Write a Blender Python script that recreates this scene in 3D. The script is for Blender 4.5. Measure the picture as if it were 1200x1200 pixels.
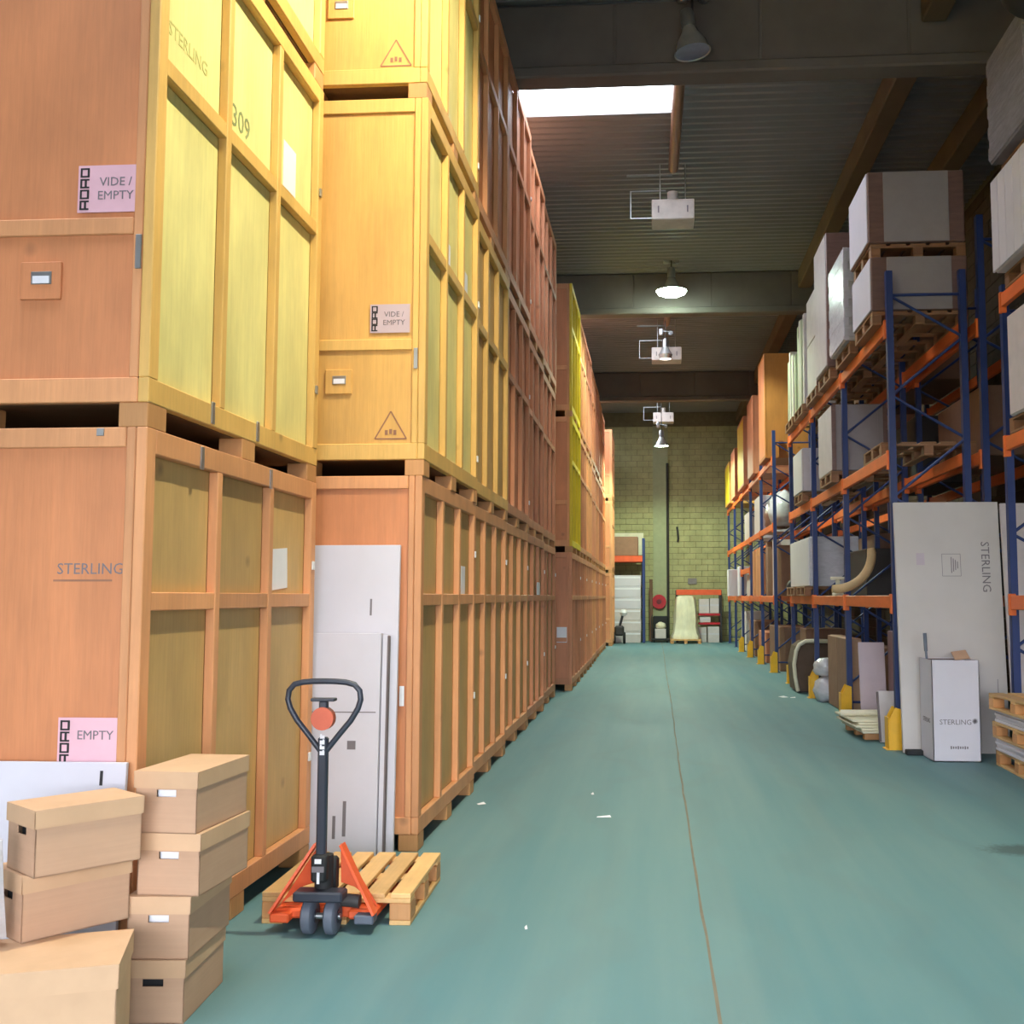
import bpy, bmesh, math, random
from mathutils import Vector, Matrix
random.seed(7)
for o in list(bpy.data.objects): bpy.data.objects.remove(o)
S = bpy.context.scene
C = S.collection
R = math.radians

# ---------------------------------------------------------------- camera, sky, lights, exposure
cam_data = bpy.data.cameras.new('camera')
cam_data.sensor_width = 36; cam_data.lens = 37.5
cam_data.shift_x = -0.0667
cam_data.clip_end = 200
cam = bpy.data.objects.new('camera', cam_data); C.objects.link(cam)
cam.location = (0, 0, 1.52)
cam.rotation_euler = (math.pi/2 + math.atan(0.0792), 0, math.atan(0.07))
S.camera = cam
S.view_settings.view_transform = 'Standard'
S.view_settings.look = 'None'
S.view_settings.gamma = 1
S.view_settings.use_curve_mapping = False
S.view_settings.exposure = 1.35
world = bpy.data.worlds.new('world'); S.world = world
world.use_nodes = True
wn, wl = world.node_tree.nodes, world.node_tree.links
bg = wn['Background']
bg.inputs['Color'].default_value = (0.86, 0.92, 1.0, 1)
bg.inputs['Strength'].default_value = 5.2
DOOR = (-4.6, 4.6, 3.9)                     # loading door behind the camera: x0, x1, height
SKYLIGHTS = [(1.85, 4.15), (11.35, 13.7), (20.95, 23.2), (30.4, 32.6)]
SKX = (-5.2, 0.31)
CEIL = 7.9

def portal(name, loc, rot, sx, sy):
    l = bpy.data.lights.new(name, 'AREA'); l.shape = 'RECTANGLE'; l.size = sx; l.size_y = sy
    l.cycles.is_portal = True
    o = bpy.data.objects.new(name, l); C.objects.link(o); o.location = loc; o.rotation_euler = rot
portal('door_daylight', ((DOOR[0]+DOOR[1])/2, -4.55, DOOR[2]/2), (R(90), 0, 0), DOOR[1]-DOOR[0], DOOR[2])

# ---------------------------------------------------------------- materials
def lin(c):
    f = lambda v: v/12.92 if v <= 0.04045 else ((v+0.055)/1.055)**2.4
    return tuple(f(v/255) for v in c) + (1,)

MATS = {}
def new_mat(name):
    m = bpy.data.materials.new(name); m.use_nodes = True
    MATS[name] = m
    return m, m.node_tree.nodes, m.node_tree.links, m.node_tree.nodes['Principled BSDF']

def N(nt, typ, **kw):
    n = nt.new(typ)
    for k, v in kw.items():
        if k in n.inputs: n.inputs[k].default_value = v
        else: setattr(n, k, v)
    return n

def mat(name, col, rough=0.6, metal=0.0, var=0.12, scale=(6, 6, 6), grain=0.0, gscale=(60, 60, 4), bump=0.0, rnd=0.12, spots=0.0, alpha=None, spec=0.5):
    """colour with object-space mottling, optional grain, per-object tint and bump"""
    m, nt, lk, b = new_mat(name)
    tc = nt.new('ShaderNodeTexCoord'); oi = nt.new('ShaderNodeObjectInfo')
    off = N(nt, 'ShaderNodeVectorMath', operation='SCALE'); off.inputs[0].default_value = (37, 53, 71)
    lk.new(oi.outputs['Random'], off.inputs['Scale'])
    add = N(nt, 'ShaderNodeVectorMath', operation='ADD')
    lk.new(tc.outputs['Object'], add.inputs[0]); lk.new(off.outputs[0], add.inputs[1])
    def noise(sc, detail):
        mp = N(nt, 'ShaderNodeMapping'); mp.inputs['Scale'].default_value = sc
        lk.new(add.outputs[0], mp.inputs[0])
        n = N(nt, 'ShaderNodeTexNoise', Scale=1.0, Detail=detail, Roughness=0.6)
        lk.new(mp.outputs[0], n.inputs['Vector'])
        return n
    n1 = noise(scale, 4)
    val = n1.outputs['Fac']
    def mr(src, a, bb, lo=0.3, hi=0.7):
        q = N(nt, 'ShaderNodeMapRange'); q.inputs['From Min'].default_value = lo; q.inputs['From Max'].default_value = hi
        q.inputs['To Min'].default_value = a; q.inputs['To Max'].default_value = bb
        lk.new(src, q.inputs[0]); return q.outputs[0]
    def mul(a, bb):
        q = N(nt, 'ShaderNodeMath', operation='MULTIPLY'); lk.new(a, q.inputs[0]); lk.new(bb, q.inputs[1]); return q.outputs[0]
    v = mr(val, 1-var, 1+var)
    g = None
    if grain:
        g = noise(gscale, 3)
        v = mul(v, mr(g.outputs['Fac'], 1-grain, 1+grain))
    if rnd: v = mul(v, mr(oi.outputs['Random'], 1-rnd, 1+rnd, 0, 1))
    if spots:
        vo = N(nt, 'ShaderNodeTexVoronoi', Scale=2.3); lk.new(add.outputs[0], vo.inputs['Vector'])
        v = mul(v, mr(vo.outputs['Distance'], 1-spots, 1.0, 0.02, 0.09))
    hsv = N(nt, 'ShaderNodeHueSaturation'); hsv.inputs['Color'].default_value = lin(col)
    lk.new(v, hsv.inputs['Value'])
    lk.new(hsv.outputs[0], b.inputs['Base Color'])
    b.inputs['Roughness'].default_value = rough; b.inputs['Metallic'].default_value = metal
    b.inputs['Specular IOR Level'].default_value = spec
    if bump:
        bp = N(nt, 'ShaderNodeBump', Strength=bump, Distance=0.01)
        lk.new((g or n1).outputs['Fac'], bp.inputs['Height']); lk.new(bp.outputs[0], b.inputs['Normal'])
    return m

def wood(name, col, var=0.13, grain=0.055, gscale=(50, 50, 3), rnd=0.10, spots=0.35, **k):
    return mat(name, col, rough=0.55, var=var, scale=(3, 3, 1.4), grain=grain, gscale=gscale, bump=0.15, rnd=rnd, spots=spots, **k)

ply_orange = wood('ply_orange', (208, 134, 88), rnd=0.08)
ply_tan = wood('ply_tan', (194, 158, 102), rnd=0.08)
ply_lamp_tint = wood('ply_lamp_tint', (226, 212, 140), rnd=0.05, spots=0.1)  # the lamp's yellow light is worked into this panel colour
ply_ochre = wood('ply_ochre', (218, 166, 90), rnd=0.05)  # on the long row's first crates it also carries lamp yellow
ply_lemon = wood('ply_lemon', (222, 196, 40), rnd=0.03, spots=0.0)
ply_red = wood('ply_red', (196, 128, 92), rnd=0.10)
bar_pine = wood('bar_pine', (214, 150, 102), rnd=0.12)
bar_lemon = wood('bar_lemon', (224, 196, 36), rnd=0.03)
bar_lamp_tint = wood('bar_lamp_tint', (218, 172, 96), rnd=0.08)  # frame bars with the same lamp yellow mixed into their colour
bar_red = wood('bar_red', (202, 136, 98), rnd=0.12)
pallet_wood = wood('pallet_wood', (214, 170, 112), rnd=0.15, gscale=(60, 4, 60))
pallet_old = wood('pallet_old', (150, 108, 74), rnd=0.15, gscale=(60, 4, 60))
block_old = wood('block_old', (140, 98, 66), rnd=0.15)
block_wood = wood('block_wood', (196, 140, 88), rnd=0.15)
old_wood = wood('old_wood', (120, 84, 60), rnd=0.15)
card = mat('cardboard', (190, 152, 124), 0.75, var=0.05, scale=(4, 4, 4), grain=0.03, gscale=(3, 3, 90), rnd=0.05)
card_lid = mat('cardboard_lid', (202, 164, 130), 0.75, var=0.06, scale=(5, 5, 5), rnd=0.04)
card_brown = mat('cardboard_brown', (140, 104, 82), 0.75, var=0.1, rnd=0.15)
white_card = mat('white_card', (208, 203, 212), 0.6, var=0.03, scale=(3, 3, 3), rnd=0.03)
white_edge = mat('card_edge', (120, 108, 110), 0.8, rnd=0.05)
pale_box = mat('pale_box', (206, 196, 196), 0.6, var=0.06, rnd=0.06)
film = mat('stretch_film', (206, 204, 210), 0.18, var=0.10, scale=(9, 9, 22), bump=0.6, rnd=0.05)
film_dark = mat('film_brown', (120, 92, 84), 0.3, var=0.15, scale=(4, 4, 25), bump=0.3, rnd=0.08)
film_green = mat('film_pale', (188, 196, 170), 0.35, var=0.12, scale=(12, 12, 4), bump=0.5, rnd=0.08)
paper = mat('paper_white', (232, 230, 236), 0.6, var=0.03, rnd=0.02)
paper_pink = mat('paper_pink', (226, 178, 190), 0.6, var=0.05, rnd=0.02)
paper_mauve = mat('paper_mauve', (190, 168, 176), 0.6, var=0.05, rnd=0.02)
ink = mat('ink', (38, 34, 36), 0.7, rnd=0)
ink_grey = mat('ink_grey', (120, 112, 116), 0.7, rnd=0)
ink_faint = mat('ink_faint', (150, 104, 80), 0.7, rnd=0)
ink_olive = mat('ink_olive', (134, 140, 92), 0.7, rnd=0)
ink_pale = mat('ink_pale', (186, 178, 108), 0.7, rnd=0)
steel = mat('steel', (176, 178, 180), 0.35, 0.9, rnd=0.05)
steel_white = mat('bright_clip', (236, 236, 238), 0.3, 0.3, rnd=0)
black_paint = mat('black_paint', (50, 54, 66), 0.4, rnd=0.05)
black_rubber = mat('black_rubber', (30, 31, 34), 0.7, rnd=0.05)
grey_tyre = mat('grey_tyre', (92, 98, 112), 0.6, rnd=0.05)
jack_orange = mat('jack_orange', (226, 92, 48), 0.4, var=0.1, rnd=0.05)
rack_blue = mat('rack_blue', (34, 54, 108), 0.45, var=0.1, rnd=0.08)
rack_orange = mat('rack_orange', (232, 112, 48), 0.45, var=0.12, rnd=0.08, scale=(8, 2, 8))
guard_yellow = mat('guard_yellow', (238, 178, 22), 0.45, var=0.08, rnd=0.06)
concrete = mat('concrete', (112, 104, 98), 0.9, var=0.14, scale=(1.2, 1.2, 1.2), bump=0.3, rnd=0.03)
concrete_dark = mat('concrete_dark', (104, 86, 64), 0.9, var=0.14, scale=(1.2, 1.2, 1.2), bump=0.3, rnd=0.03)
block_grey = mat('block_grey', (172, 168, 122), 0.9, var=0.16, scale=(2, 2, 2), grain=0.06, gscale=(20, 20, 20), rnd=0.03)
mortar = mat('mortar', (112, 104, 80), 0.95, rnd=0)
pilaster_green = mat('pilaster_green', (162, 166, 130), 0.8, var=0.06, rnd=0)
sheet_metal = mat('sheet_metal', (134, 132, 130), 0.5, 0.1, var=0.10, scale=(0.6, 0.6, 0.6), rnd=0)
heater_white = mat('heater_white', (206, 196, 188), 0.5, rnd=0.03)
pipe_brown = mat('pipe_brown', (150, 116, 96), 0.4, 0.3, rnd=0.03)
hose_red = mat('hose_red', (186, 28, 40), 0.4, rnd=0.03)
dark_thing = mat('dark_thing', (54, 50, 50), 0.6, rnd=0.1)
brown_fabric = mat('brown_fabric', (98, 78, 64), 0.9, var=0.15, rnd=0.05)
cream = mat('cream', (224, 216, 190), 0.6, var=0.08, rnd=0.05)
beige = mat('beige', (198, 168, 124), 0.7, var=0.1, rnd=0.05)
panel_card = mat('panel_card', (202, 194, 190), 0.65, var=0.04, scale=(2, 2, 2), rnd=0.02)
dimmed_card = mat('dimmed_card', (150, 141, 141), 0.65, var=0.05, rnd=0.04)  # pale carton faces greyed to stand in for weak light
film_dimmed = mat('film_dimmed', (138, 134, 142), 0.25, var=0.14, scale=(6, 6, 26), bump=0.6, rnd=0.05)  # white wrap darkened in its colour to paint the dimness up high
lilac = mat('lilac', (196, 180, 190), 0.6, var=0.04, rnd=0.03)

def floor_material():
    m, nt, lk, b = new_mat('floor_paint')
    tc = nt.new('ShaderNodeTexCoord')
    def noise(sc, detail, vec=None, rough=0.55):
        mp = N(nt, 'ShaderNodeMapping'); mp.inputs['Scale'].default_value = sc
        lk.new(tc.outputs['Object'], mp.inputs[0])
        n = N(nt, 'ShaderNodeTexNoise', Scale=1.0, Detail=detail, Roughness=rough); lk.new(mp.outputs[0], n.inputs['Vector']); return n
    a = noise((0.9, 0.35, 1), 5); d = noise((3.2, 0.16, 1), 4)
    ramp = nt.new('ShaderNodeValToRGB')
    ramp.color_ramp.elements[0].position = 0.30; ramp.color_ramp.elements[0].color = lin((76, 122, 131))
    ramp.color_ramp.elements[1].position = 0.72; ramp.color_ramp.elements[1].color = lin((114, 142, 142))
    mx = N(nt, 'ShaderNodeMath', operation='MULTIPLY_ADD'); mx.inputs[1].default_value = 0.5
    lk.new(a.outputs['Fac'], mx.inputs[0])
    m2 = N(nt, 'ShaderNodeMath', operation='MULTIPLY'); m2.inputs[1].default_value = 0.5; lk.new(d.outputs['Fac'], m2.inputs[0])
    lk.new(m2.outputs[0], mx.inputs[2]); lk.new(mx.outputs[0], ramp.inputs[0])
    # tyre scuffs: grey swirls where forklifts turn
    sc = noise((1.0, 0.5, 1), 3)
    wv = N(nt, 'ShaderNodeTexWave', Scale=0.45, Distortion=9.0); wv.inputs['Detail'].default_value = 3
    lk.new(tc.outputs['Object'], wv.inputs['Vector'])
    mr = N(nt, 'ShaderNodeMapRange'); mr.inputs['From Min'].default_value = 0.72; mr.inputs['From Max'].default_value = 1.0; mr.inputs['To Max'].default_value = 0.10
    lk.new(wv.outputs['Fac'], mr.inputs[0])
    mix = N(nt, 'ShaderNodeMix', data_type='RGBA'); lk.new(mr.outputs[0], mix.inputs[0]); lk.new(ramp.outputs[0], mix.inputs[6]); mix.inputs[7].default_value = lin((96, 100, 100))
    # one dark oily mark
    vm = N(nt, 'ShaderNodeVectorMath', operation='SUBTRACT'); lk.new(tc.outputs['Object'], vm.inputs[0]); vm.inputs[1].default_value = (2.2, 6.72, 0)
    sm = N(nt, 'ShaderNodeVectorMath', operation='MULTIPLY'); lk.new(vm.outputs[0], sm.inputs[0]); sm.inputs[1].default_value = (3.6, 5.5, 0)
    ln = N(nt, 'ShaderNodeVectorMath', operation='LENGTH'); lk.new(sm.outputs[0], ln.inputs[0])
    nn = noise((22, 22, 1), 3)
    ad = N(nt, 'ShaderNodeMath', operation='ADD'); lk.new(ln.outputs['Value'], ad.inputs[0]); lk.new(nn.outputs['Fac'], ad.inputs[1])
    mr2 = N(nt, 'ShaderNodeMapRange'); mr2.inputs['From Min'].default_value = 1.0; mr2.inputs['From Max'].default_value = 1.5; mr2.inputs['To Min'].default_value = 0.65; mr2.inputs['To Max'].default_value = 0
    lk.new(ad.outputs[0], mr2.inputs[0])
    mix2 = N(nt, 'ShaderNodeMix', data_type='RGBA'); lk.new(mr2.outputs[0], mix2.inputs[0]); lk.new(mix.outputs[2], mix2.inputs[6]); mix2.inputs[7].default_value = lin((50, 62, 64))
    lk.new(mix2.outputs[2], b.inputs['Base Color'])
    rr = N(nt, 'ShaderNodeMapRange'); rr.inputs['To Min'].default_value = 0.5; rr.inputs['To Max'].default_value = 0.75; b.inputs['Specular IOR Level'].default_value = 0.35
    lk.new(a.outputs['Fac'], rr.inputs[0]); lk.new(rr.outputs[0], b.inputs['Roughness'])
    return m
floor_mat = floor_material()

def emissive(name, col, strength):
    m, nt, lk, b = new_mat(name)
    b.inputs['Base Color'].default_value = lin(col)
    b.inputs['Emission Color'].default_value = lin(col); b.inputs['Emission Strength'].default_value = strength
    return m
bulb_on = emissive('bulb_lit', (226, 255, 236), 30)
bulb_dim = emissive('bulb_warm', (255, 244, 226), 4)

def glazing():
    m, nt, lk, b = new_mat('skylight_sheet')
    t = N(nt, 'ShaderNodeBsdfTranslucent'); t.inputs['Color'].default_value = (0.9, 0.92, 0.95, 1)
    tr = N(nt, 'ShaderNodeBsdfTransparent'); tr.inputs['Color'].default_value = (0.95, 0.96, 0.98, 1)
    mx = N(nt, 'ShaderNodeMixShader'); mx.inputs[0].default_value = 0.45
    lk.new(t.outputs[0], mx.inputs[1]); lk.new(tr.outputs[0], mx.inputs[2])
    lk.new(mx.outputs[0], nt['Material Output'].inputs['Surface'])
    return m
glaze = glazing()

# ---------------------------------------------------------------- geometry helpers
CACHE = {}
class G:
    """collects simple solids; build() links them as ONE mesh object"""
    def __init__(s): s.v, s.f, s.smooth = [], [], False
    def add(s, vs, fs, M=None):
        n = len(s.v)
        for p in vs: s.v.append(tuple(M @ Vector(p)) if M is not None else tuple(p))
        for f in fs: s.f.append(tuple(i+n for i in f))
        return s
    def box(s, c, d, bev=0.0, M=None):
        hx, hy, hz = d[0]/2, d[1]/2, d[2]/2
        cx, cy, cz = c
        b = min(bev, hx*0.45, hy*0.45, hz*0.45)
        if b <= 0:
            vs = [(cx+sx*hx, cy+sy*hy, cz+sz*hz) for sz in (-1, 1) for sy in (-1, 1) for sx in (-1, 1)]
            return s.add(vs, [(0, 2, 3, 1), (4, 5, 7, 6), (0, 1, 5, 4), (2, 6, 7, 3), (0, 4, 6, 2), (1, 3, 7, 5)], M)
        vs, idx = [], {}
        for sx in (-1, 1):
            for sy in (-1, 1):
                for sz in (-1, 1):
                    for ax in range(3):
                        q = [hx-b, hy-b, hz-b]; q[ax] = (hx, hy, hz)[ax]
                        idx[(sx, sy, sz, ax)] = len(vs)
                        vs.append((cx+sx*q[0], cy+sy*q[1], cz+sz*q[2]))
        fs = []
        I = lambda *k: idx[k]
        for sg in (-1, 1):
            fs.append((I(sg, -1, -1, 0), I(sg, 1, -1, 0), I(sg, 1, 1, 0), I(sg, -1, 1, 0)))
            fs.append((I(-1, sg, -1, 1), I(1, sg, -1, 1), I(1, sg, 1, 1), I(-1, sg, 1, 1)))
            fs.append((I(-1, -1, sg, 2), I(1, -1, sg, 2), I(1, 1, sg, 2), I(-1, 1, sg, 2)))
        for a in (-1, 1):
            for c2 in (-1, 1):
                fs.append((I(a, c2, -1, 0), I(a, c2, 1, 0), I(a, c2, 1, 1), I(a, c2, -1, 1)))
                fs.append((I(a, -1, c2, 0), I(a, 1, c2, 0), I(a, 1, c2, 2), I(a, -1, c2, 2)))
                fs.append((I(-1, a, c2, 1), I(1, a, c2, 1), I(1, a, c2, 2), I(-1, a, c2, 2)))
                for d2 in (-1, 1):
                    fs.append((I(a, c2, d2, 0), I(a, c2, d2, 1), I(a, c2, d2, 2)))
        return s.add(vs, fs, M)
    def tube(s, pts, r, n=8, closed=False):
        s.smooth = True
        pts = [Vector(p) for p in pts]; m = len(pts)
        rs = r if isinstance(r, (list, tuple)) else [r]*m
        rings, up = [], None
        for i, p in enumerate(pts):
            if closed: t = pts[(i+1) % m]-pts[i-1]
            else: t = pts[min(i+1, m-1)]-pts[max(i-1, 0)]
            t.normalize()
            if up is None: up = Vector((0, 0, 1)) if abs(t.z) < 0.9 else Vector((1, 0, 0))
            u = up - t*up.dot(t)
            if u.length < 1e-5: u = t.orthogonal()
            u.normalize(); w = t.cross(u); up = u
            rings.append([tuple(p + (u*math.cos(2*math.pi*k/n)+w*math.sin(2*math.pi*k/n))*rs[i]) for k in range(n)])
        vs = [q for rg in rings for q in rg]; fs = []
        for i in range(m if closed else m-1):
            j = (i+1) % m
            for k in range(n): fs.append((i*n+k, i*n+(k+1) % n, j*n+(k+1) % n, j*n+k))
        if not closed: fs += [tuple(range(n)), tuple((m-1)*n+k for k in range(n))]
        return s.add(vs, fs)
    def cyl(s, p0, p1, r, n=12, r1=None): return s.tube([p0, p1], [r, r if r1 is None else r1], n)
    def lathe(s, prof, c=(0, 0, 0), n=20, M=None):
        s.smooth = True
        vs, fs = [], []
        for (r, z) in prof:
            for k in range(n): vs.append((c[0]+r*math.cos(2*math.pi*k/n), c[1]+r*math.sin(2*math.pi*k/n), c[2]+z))
        for i in range(len(prof)-1):
            for k in range(n): fs.append((i*n+k, i*n+(k+1) % n, (i+1)*n+(k+1) % n, (i+1)*n+k))
        return s.add(vs, fs, M)
    def prism(s, poly, a, b, axis=1, M=None):
        """polygon in the two other axes, extruded from a to b along axis"""
        n = len(poly); vs = []
        for h in (a, b):
            for (p, q) in poly:
                vs.append({0: (h, p, q), 1: (p, h, q), 2: (p, q, h)}[axis])
        fs = [tuple(range(n)), tuple(range(2*n-1, n-1, -1))]
        for k in range(n): fs.append((k, (k+1) % n, n+(k+1) % n, n+k))
        return s.add(vs, fs, M)
    def mesh(s, name, m, recalc=True):
        me = bpy.data.meshes.new(name); me.from_pydata(s.v, [], s.f)
        if recalc:
            bm = bmesh.new(); bm.from_mesh(me); bmesh.ops.recalc_face_normals(bm, faces=bm.faces); bm.to_mesh(me); bm.free()
        me.materials.append(m)
        if s.smooth:
            me.shade_smooth(); me.set_sharp_from_angle(angle=0.7)
        return me
    def build(s, name, m, parent=None, loc=(0, 0, 0), rot=(0, 0, 0)):
        o = bpy.data.objects.new(name, s.mesh(name, m)); C.objects.link(o)
        o.location = loc; o.rotation_euler = rot
        if parent is not None: o.parent = parent
        return o

def piece(name, m, parent, c, d, bev=0.004, rot=(0, 0, 0)):
    """a box part; boxes of the same size and material share one mesh"""
    key = (m.name, round(d[0], 4), round(d[1], 4), round(d[2], 4), bev)
    me = CACHE.get(key)
    if me is None: me = CACHE[key] = G().box((0, 0, 0), d, bev).mesh(name, m)
    o = bpy.data.objects.new(name, me); C.objects.link(o); o.location = c; o.rotation_euler = rot
    if parent is not None: o.parent = parent
    return o

def tag(o, label=None, cat=None, group=None, kind=None):
    if label: o['label'] = label
    if cat: o['category'] = cat
    if group: o['group'] = group
    if kind: o['kind'] = kind
    return o
def thing(name, label, cat, loc=(0, 0, 0), rz=0.0, group=None):
    o = bpy.data.objects.new(name, None); C.objects.link(o); o.empty_display_size = 0.1
    o.location = loc; o.rotation_euler = (0, 0, rz)
    return tag(o, label, cat, group)
def dup(root, loc, rz=None, label=None, group=None):
    r = root.copy(); C.objects.link(r); r.location = loc
    if rz is not None: r.rotation_euler = (0, 0, rz)
    if label: r['label'] = label
    if group: r['group'] = group
    for ch in root.children:
        c = ch.copy(); C.objects.link(c); c.parent = r
        for g in ch.children:
            d = g.copy(); C.objects.link(d); d.parent = c
    return r
def lettering(text, size, m, parent, loc, rot, name='lettering', align='CENTER', sx=1.0):
    cu = bpy.data.curves.new('text', 'FONT'); cu.body = text; cu.size = size; cu.align_x = align; cu.align_y = 'CENTER'; cu.extrude = 0.0006
    cu.resolution_u = 2
    t = bpy.data.objects.new('text', cu); C.objects.link(t)
    dg = bpy.context.evaluated_depsgraph_get(); dg.update()
    me = bpy.data.meshes.new_from_object(t.evaluated_get(dg))
    bpy.data.objects.remove(t); bpy.data.curves.remove(cu)
    me.name = name; me.materials.clear(); me.materials.append(m)
    o = bpy.data.objects.new(name, me); C.objects.link(o); o.parent = parent; o.location = loc; o.rotation_euler = rot; o.scale = (sx, 1, 1)
    return o
FRONT = (R(90), 0, 0)             # text read by someone looking along +Y
SIDE = (R(90), 0, R(90))          # text on a face that looks along +X
def struct(o): o['kind'] = 'structure'; return o

# ---------------------------------------------------------------- the shell
XL, XR, YB, YF = -6.6, 5.1, 36.8, -4.6
struct(G().box(((XL+XR)/2, (YF+YB)/2, -0.1), (XR-XL+0.6, YB-YF+0.6, 0.2)).build('floor', floor_mat))
struct(G().box((0, YF-0.35-60, -0.12), (160, 120, 0.2)).build('ground', concrete))
g = G(); rng = random.Random(3); pts = []
y = -1.0; x = 0.21
left, right = [], []
while y < YB-0.3:
    w = 0.004+rng.random()*0.004
    xx = 0.215 + 0.006*math.sin(y*0.5) + rng.uniform(-0.004, 0.004)
    left.append((xx-w, y)); right.append((xx+w, y)); y += 0.35
poly = left + right[::-1]
g = G()
n = len(left)
vs = [(a, b, 0.0015) for a, b in left] + [(a, b, 0.0015) for a, b in right]
g.add(vs, [(i, i+1, n+i+1, n+i) for i in range(n-1)])
struct(g.build('trim_1', mat('joint_filler', (120, 112, 96), 0.8, rnd=0)))
struct(G().box((XL-0.15, (YF+YB)/2, CEIL/2+0.1), (0.3, YB-YF, CEIL+0.2)).build('wall_left', concrete))
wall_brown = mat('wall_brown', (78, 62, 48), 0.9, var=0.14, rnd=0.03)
wr = struct(G().box((XR+0.15, (YF+YB)/2, CEIL/2+0.1), (0.3, YB-YF, CEIL+0.2)).build('wall_right', mortar))
wb = struct(G().box(((XL+XR)/2, YB+0.16, CEIL/2+0.1), (XR-XL+0.6, 0.3, CEIL+0.2)).build('wall_back', mortar))
g = G()
for r_ in range(int((CEIL-0.45)/0.2)):
    x = XL - (0.2 if r_ % 2 else 0.0)
    while x < XR-0.05:
        a, b = max(x+0.006, XL), min(x+0.394, XR)
        if b > a and b > -2.2: g.box(((a+b)/2, YB-0.004+rng.uniform(-0.003, 0.003), r_*0.2+0.1), (b-a, 0.03, 0.188))
        x += 0.4
tag(g.build('block', block_grey, wb), kind='stuff')
g = G()
for r_ in range(int(CEIL/0.2)):
    y = 6.0 - (0.2 if r_ % 2 else 0.0)
    while y < YB-0.05:
        g.box((XR-0.004+rng.uniform(-0.003, 0.003), y+0.2, r_*0.2+0.1), (0.03, 0.388, 0.188)); y += 0.4
tag(g.build('block', wall_brown, wr), kind='stuff')
struct(G().box((0.20, YB-0.06, 3.7), (0.52, 0.13, 7.4)).build('trim_2', pilaster_green))
# wall behind the camera, with the open loading door
g = G()
g.box(((XL+DOOR[0])/2, YF-0.15, CEIL/2), (DOOR[0]-XL, 0.3, CEIL))
g.box(((XR+DOOR[1])/2, YF-0.15, CEIL/2), (XR-DOOR[1], 0.3, CEIL))
g.box(((DOOR[0]+DOOR[1])/2, YF-0.15, (CEIL+DOOR[2])/2), (DOOR[1]-DOOR[0], 0.3, CEIL-DOOR[2]))
struct(g.build('wall_front', concrete))
# corrugated roof deck (open where the skylight sheets lie)
PITCH = 0.19
def corrugated(x0, x1, y0, y1, z):
    g = G(); prof = []; y = y0
    while y < y1-1e-6:
        for dy, dz in ((0, 0), (0.035, 0.045), (0.095, 0.045), (0.13, 0)):
            if y+dy < y1: prof.append((y+dy, z+dz))
        y += PITCH
    prof.append((y1, z)); n = len(prof)
    vs = [(x0, a, b) for a, b in prof] + [(x1, a, b) for a, b in prof]
    g.add(vs, [(i, i+1, n+i+1, n+i) for i in range(n-1)])
    return g
roof = G(); deck = G(); y = YF
for (a, b) in SKYLIGHTS + [(YB, YB)]:
    c = corrugated(XL, XR, y, a, CEIL); roof.add(c.v, c.f)
    deck.box(((XL+XR)/2, (y+a)/2, CEIL+0.12), (XR-XL+0.6, a-y, 0.1))
    if b > a:
        c = corrugated(SKX[1], XR, a, b, CEIL); roof.add(c.v, c.f)
        deck.box(((SKX[1]+XR)/2+0.15, (a+b)/2, CEIL+0.12), (XR-SKX[1]+0.3, b-a, 0.1))
        c = corrugated(XL, SKX[0], a, b, CEIL); roof.add(c.v, c.f)
        deck.box(((SKX[0]+XL)/2-0.15, (a+b)/2, CEIL+0.12), (SKX[0]-XL+0.3, b-a, 0.1))
    y = b
ceil = struct(roof.build('ceiling', sheet_metal))
struct(deck.build('roof_slab', sheet_metal))
for i, (a, b) in enumerate(SKYLIGHTS):
    o = struct(corrugated(SKX[0], SKX[1], a, b, CEIL+0.01).build('window_%d' % (i+1), glaze))
    portal('skylight_daylight', ((SKX[0]+SKX[1])/2, (a+b)/2, CEIL+0.19), (0, 0, 0), SKX[1]-SKX[0], b-a)
# concrete beams across, with shutter-board joints
BEAMS = [1.6, 11.0, 20.7, 30.1]
for i, y in enumerate(BEAMS):
    g = G(); x = XL; k = 0
    while x < XR-0.01:
        w = min(1.55, XR-x)
        g.box((x+w/2, y+0.14, 7.54), (w-0.012, 0.24, 0.70), 0.012); x += w
    g.box(((XL+XR)/2, y+0.14, 7.54), (XR-XL, 0.225, 0.68))
    g.box(((XL+XR)/2, y+0.14, 7.14), (XR-XL, 0.30, 0.13), 0.02)
    struct(g.build('beam', concrete))
for x in (2.95, 4.2):
    for a, b in zip([YF]+BEAMS, BEAMS+[YB]):
        a2 = a+0.27 if a > 0 else a
        struct(G().box((x, (a2+b)/2, 7.70), (0.26, b-a2-0.02, 0.34), 0.015).build('beam', concrete_dark))

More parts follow.
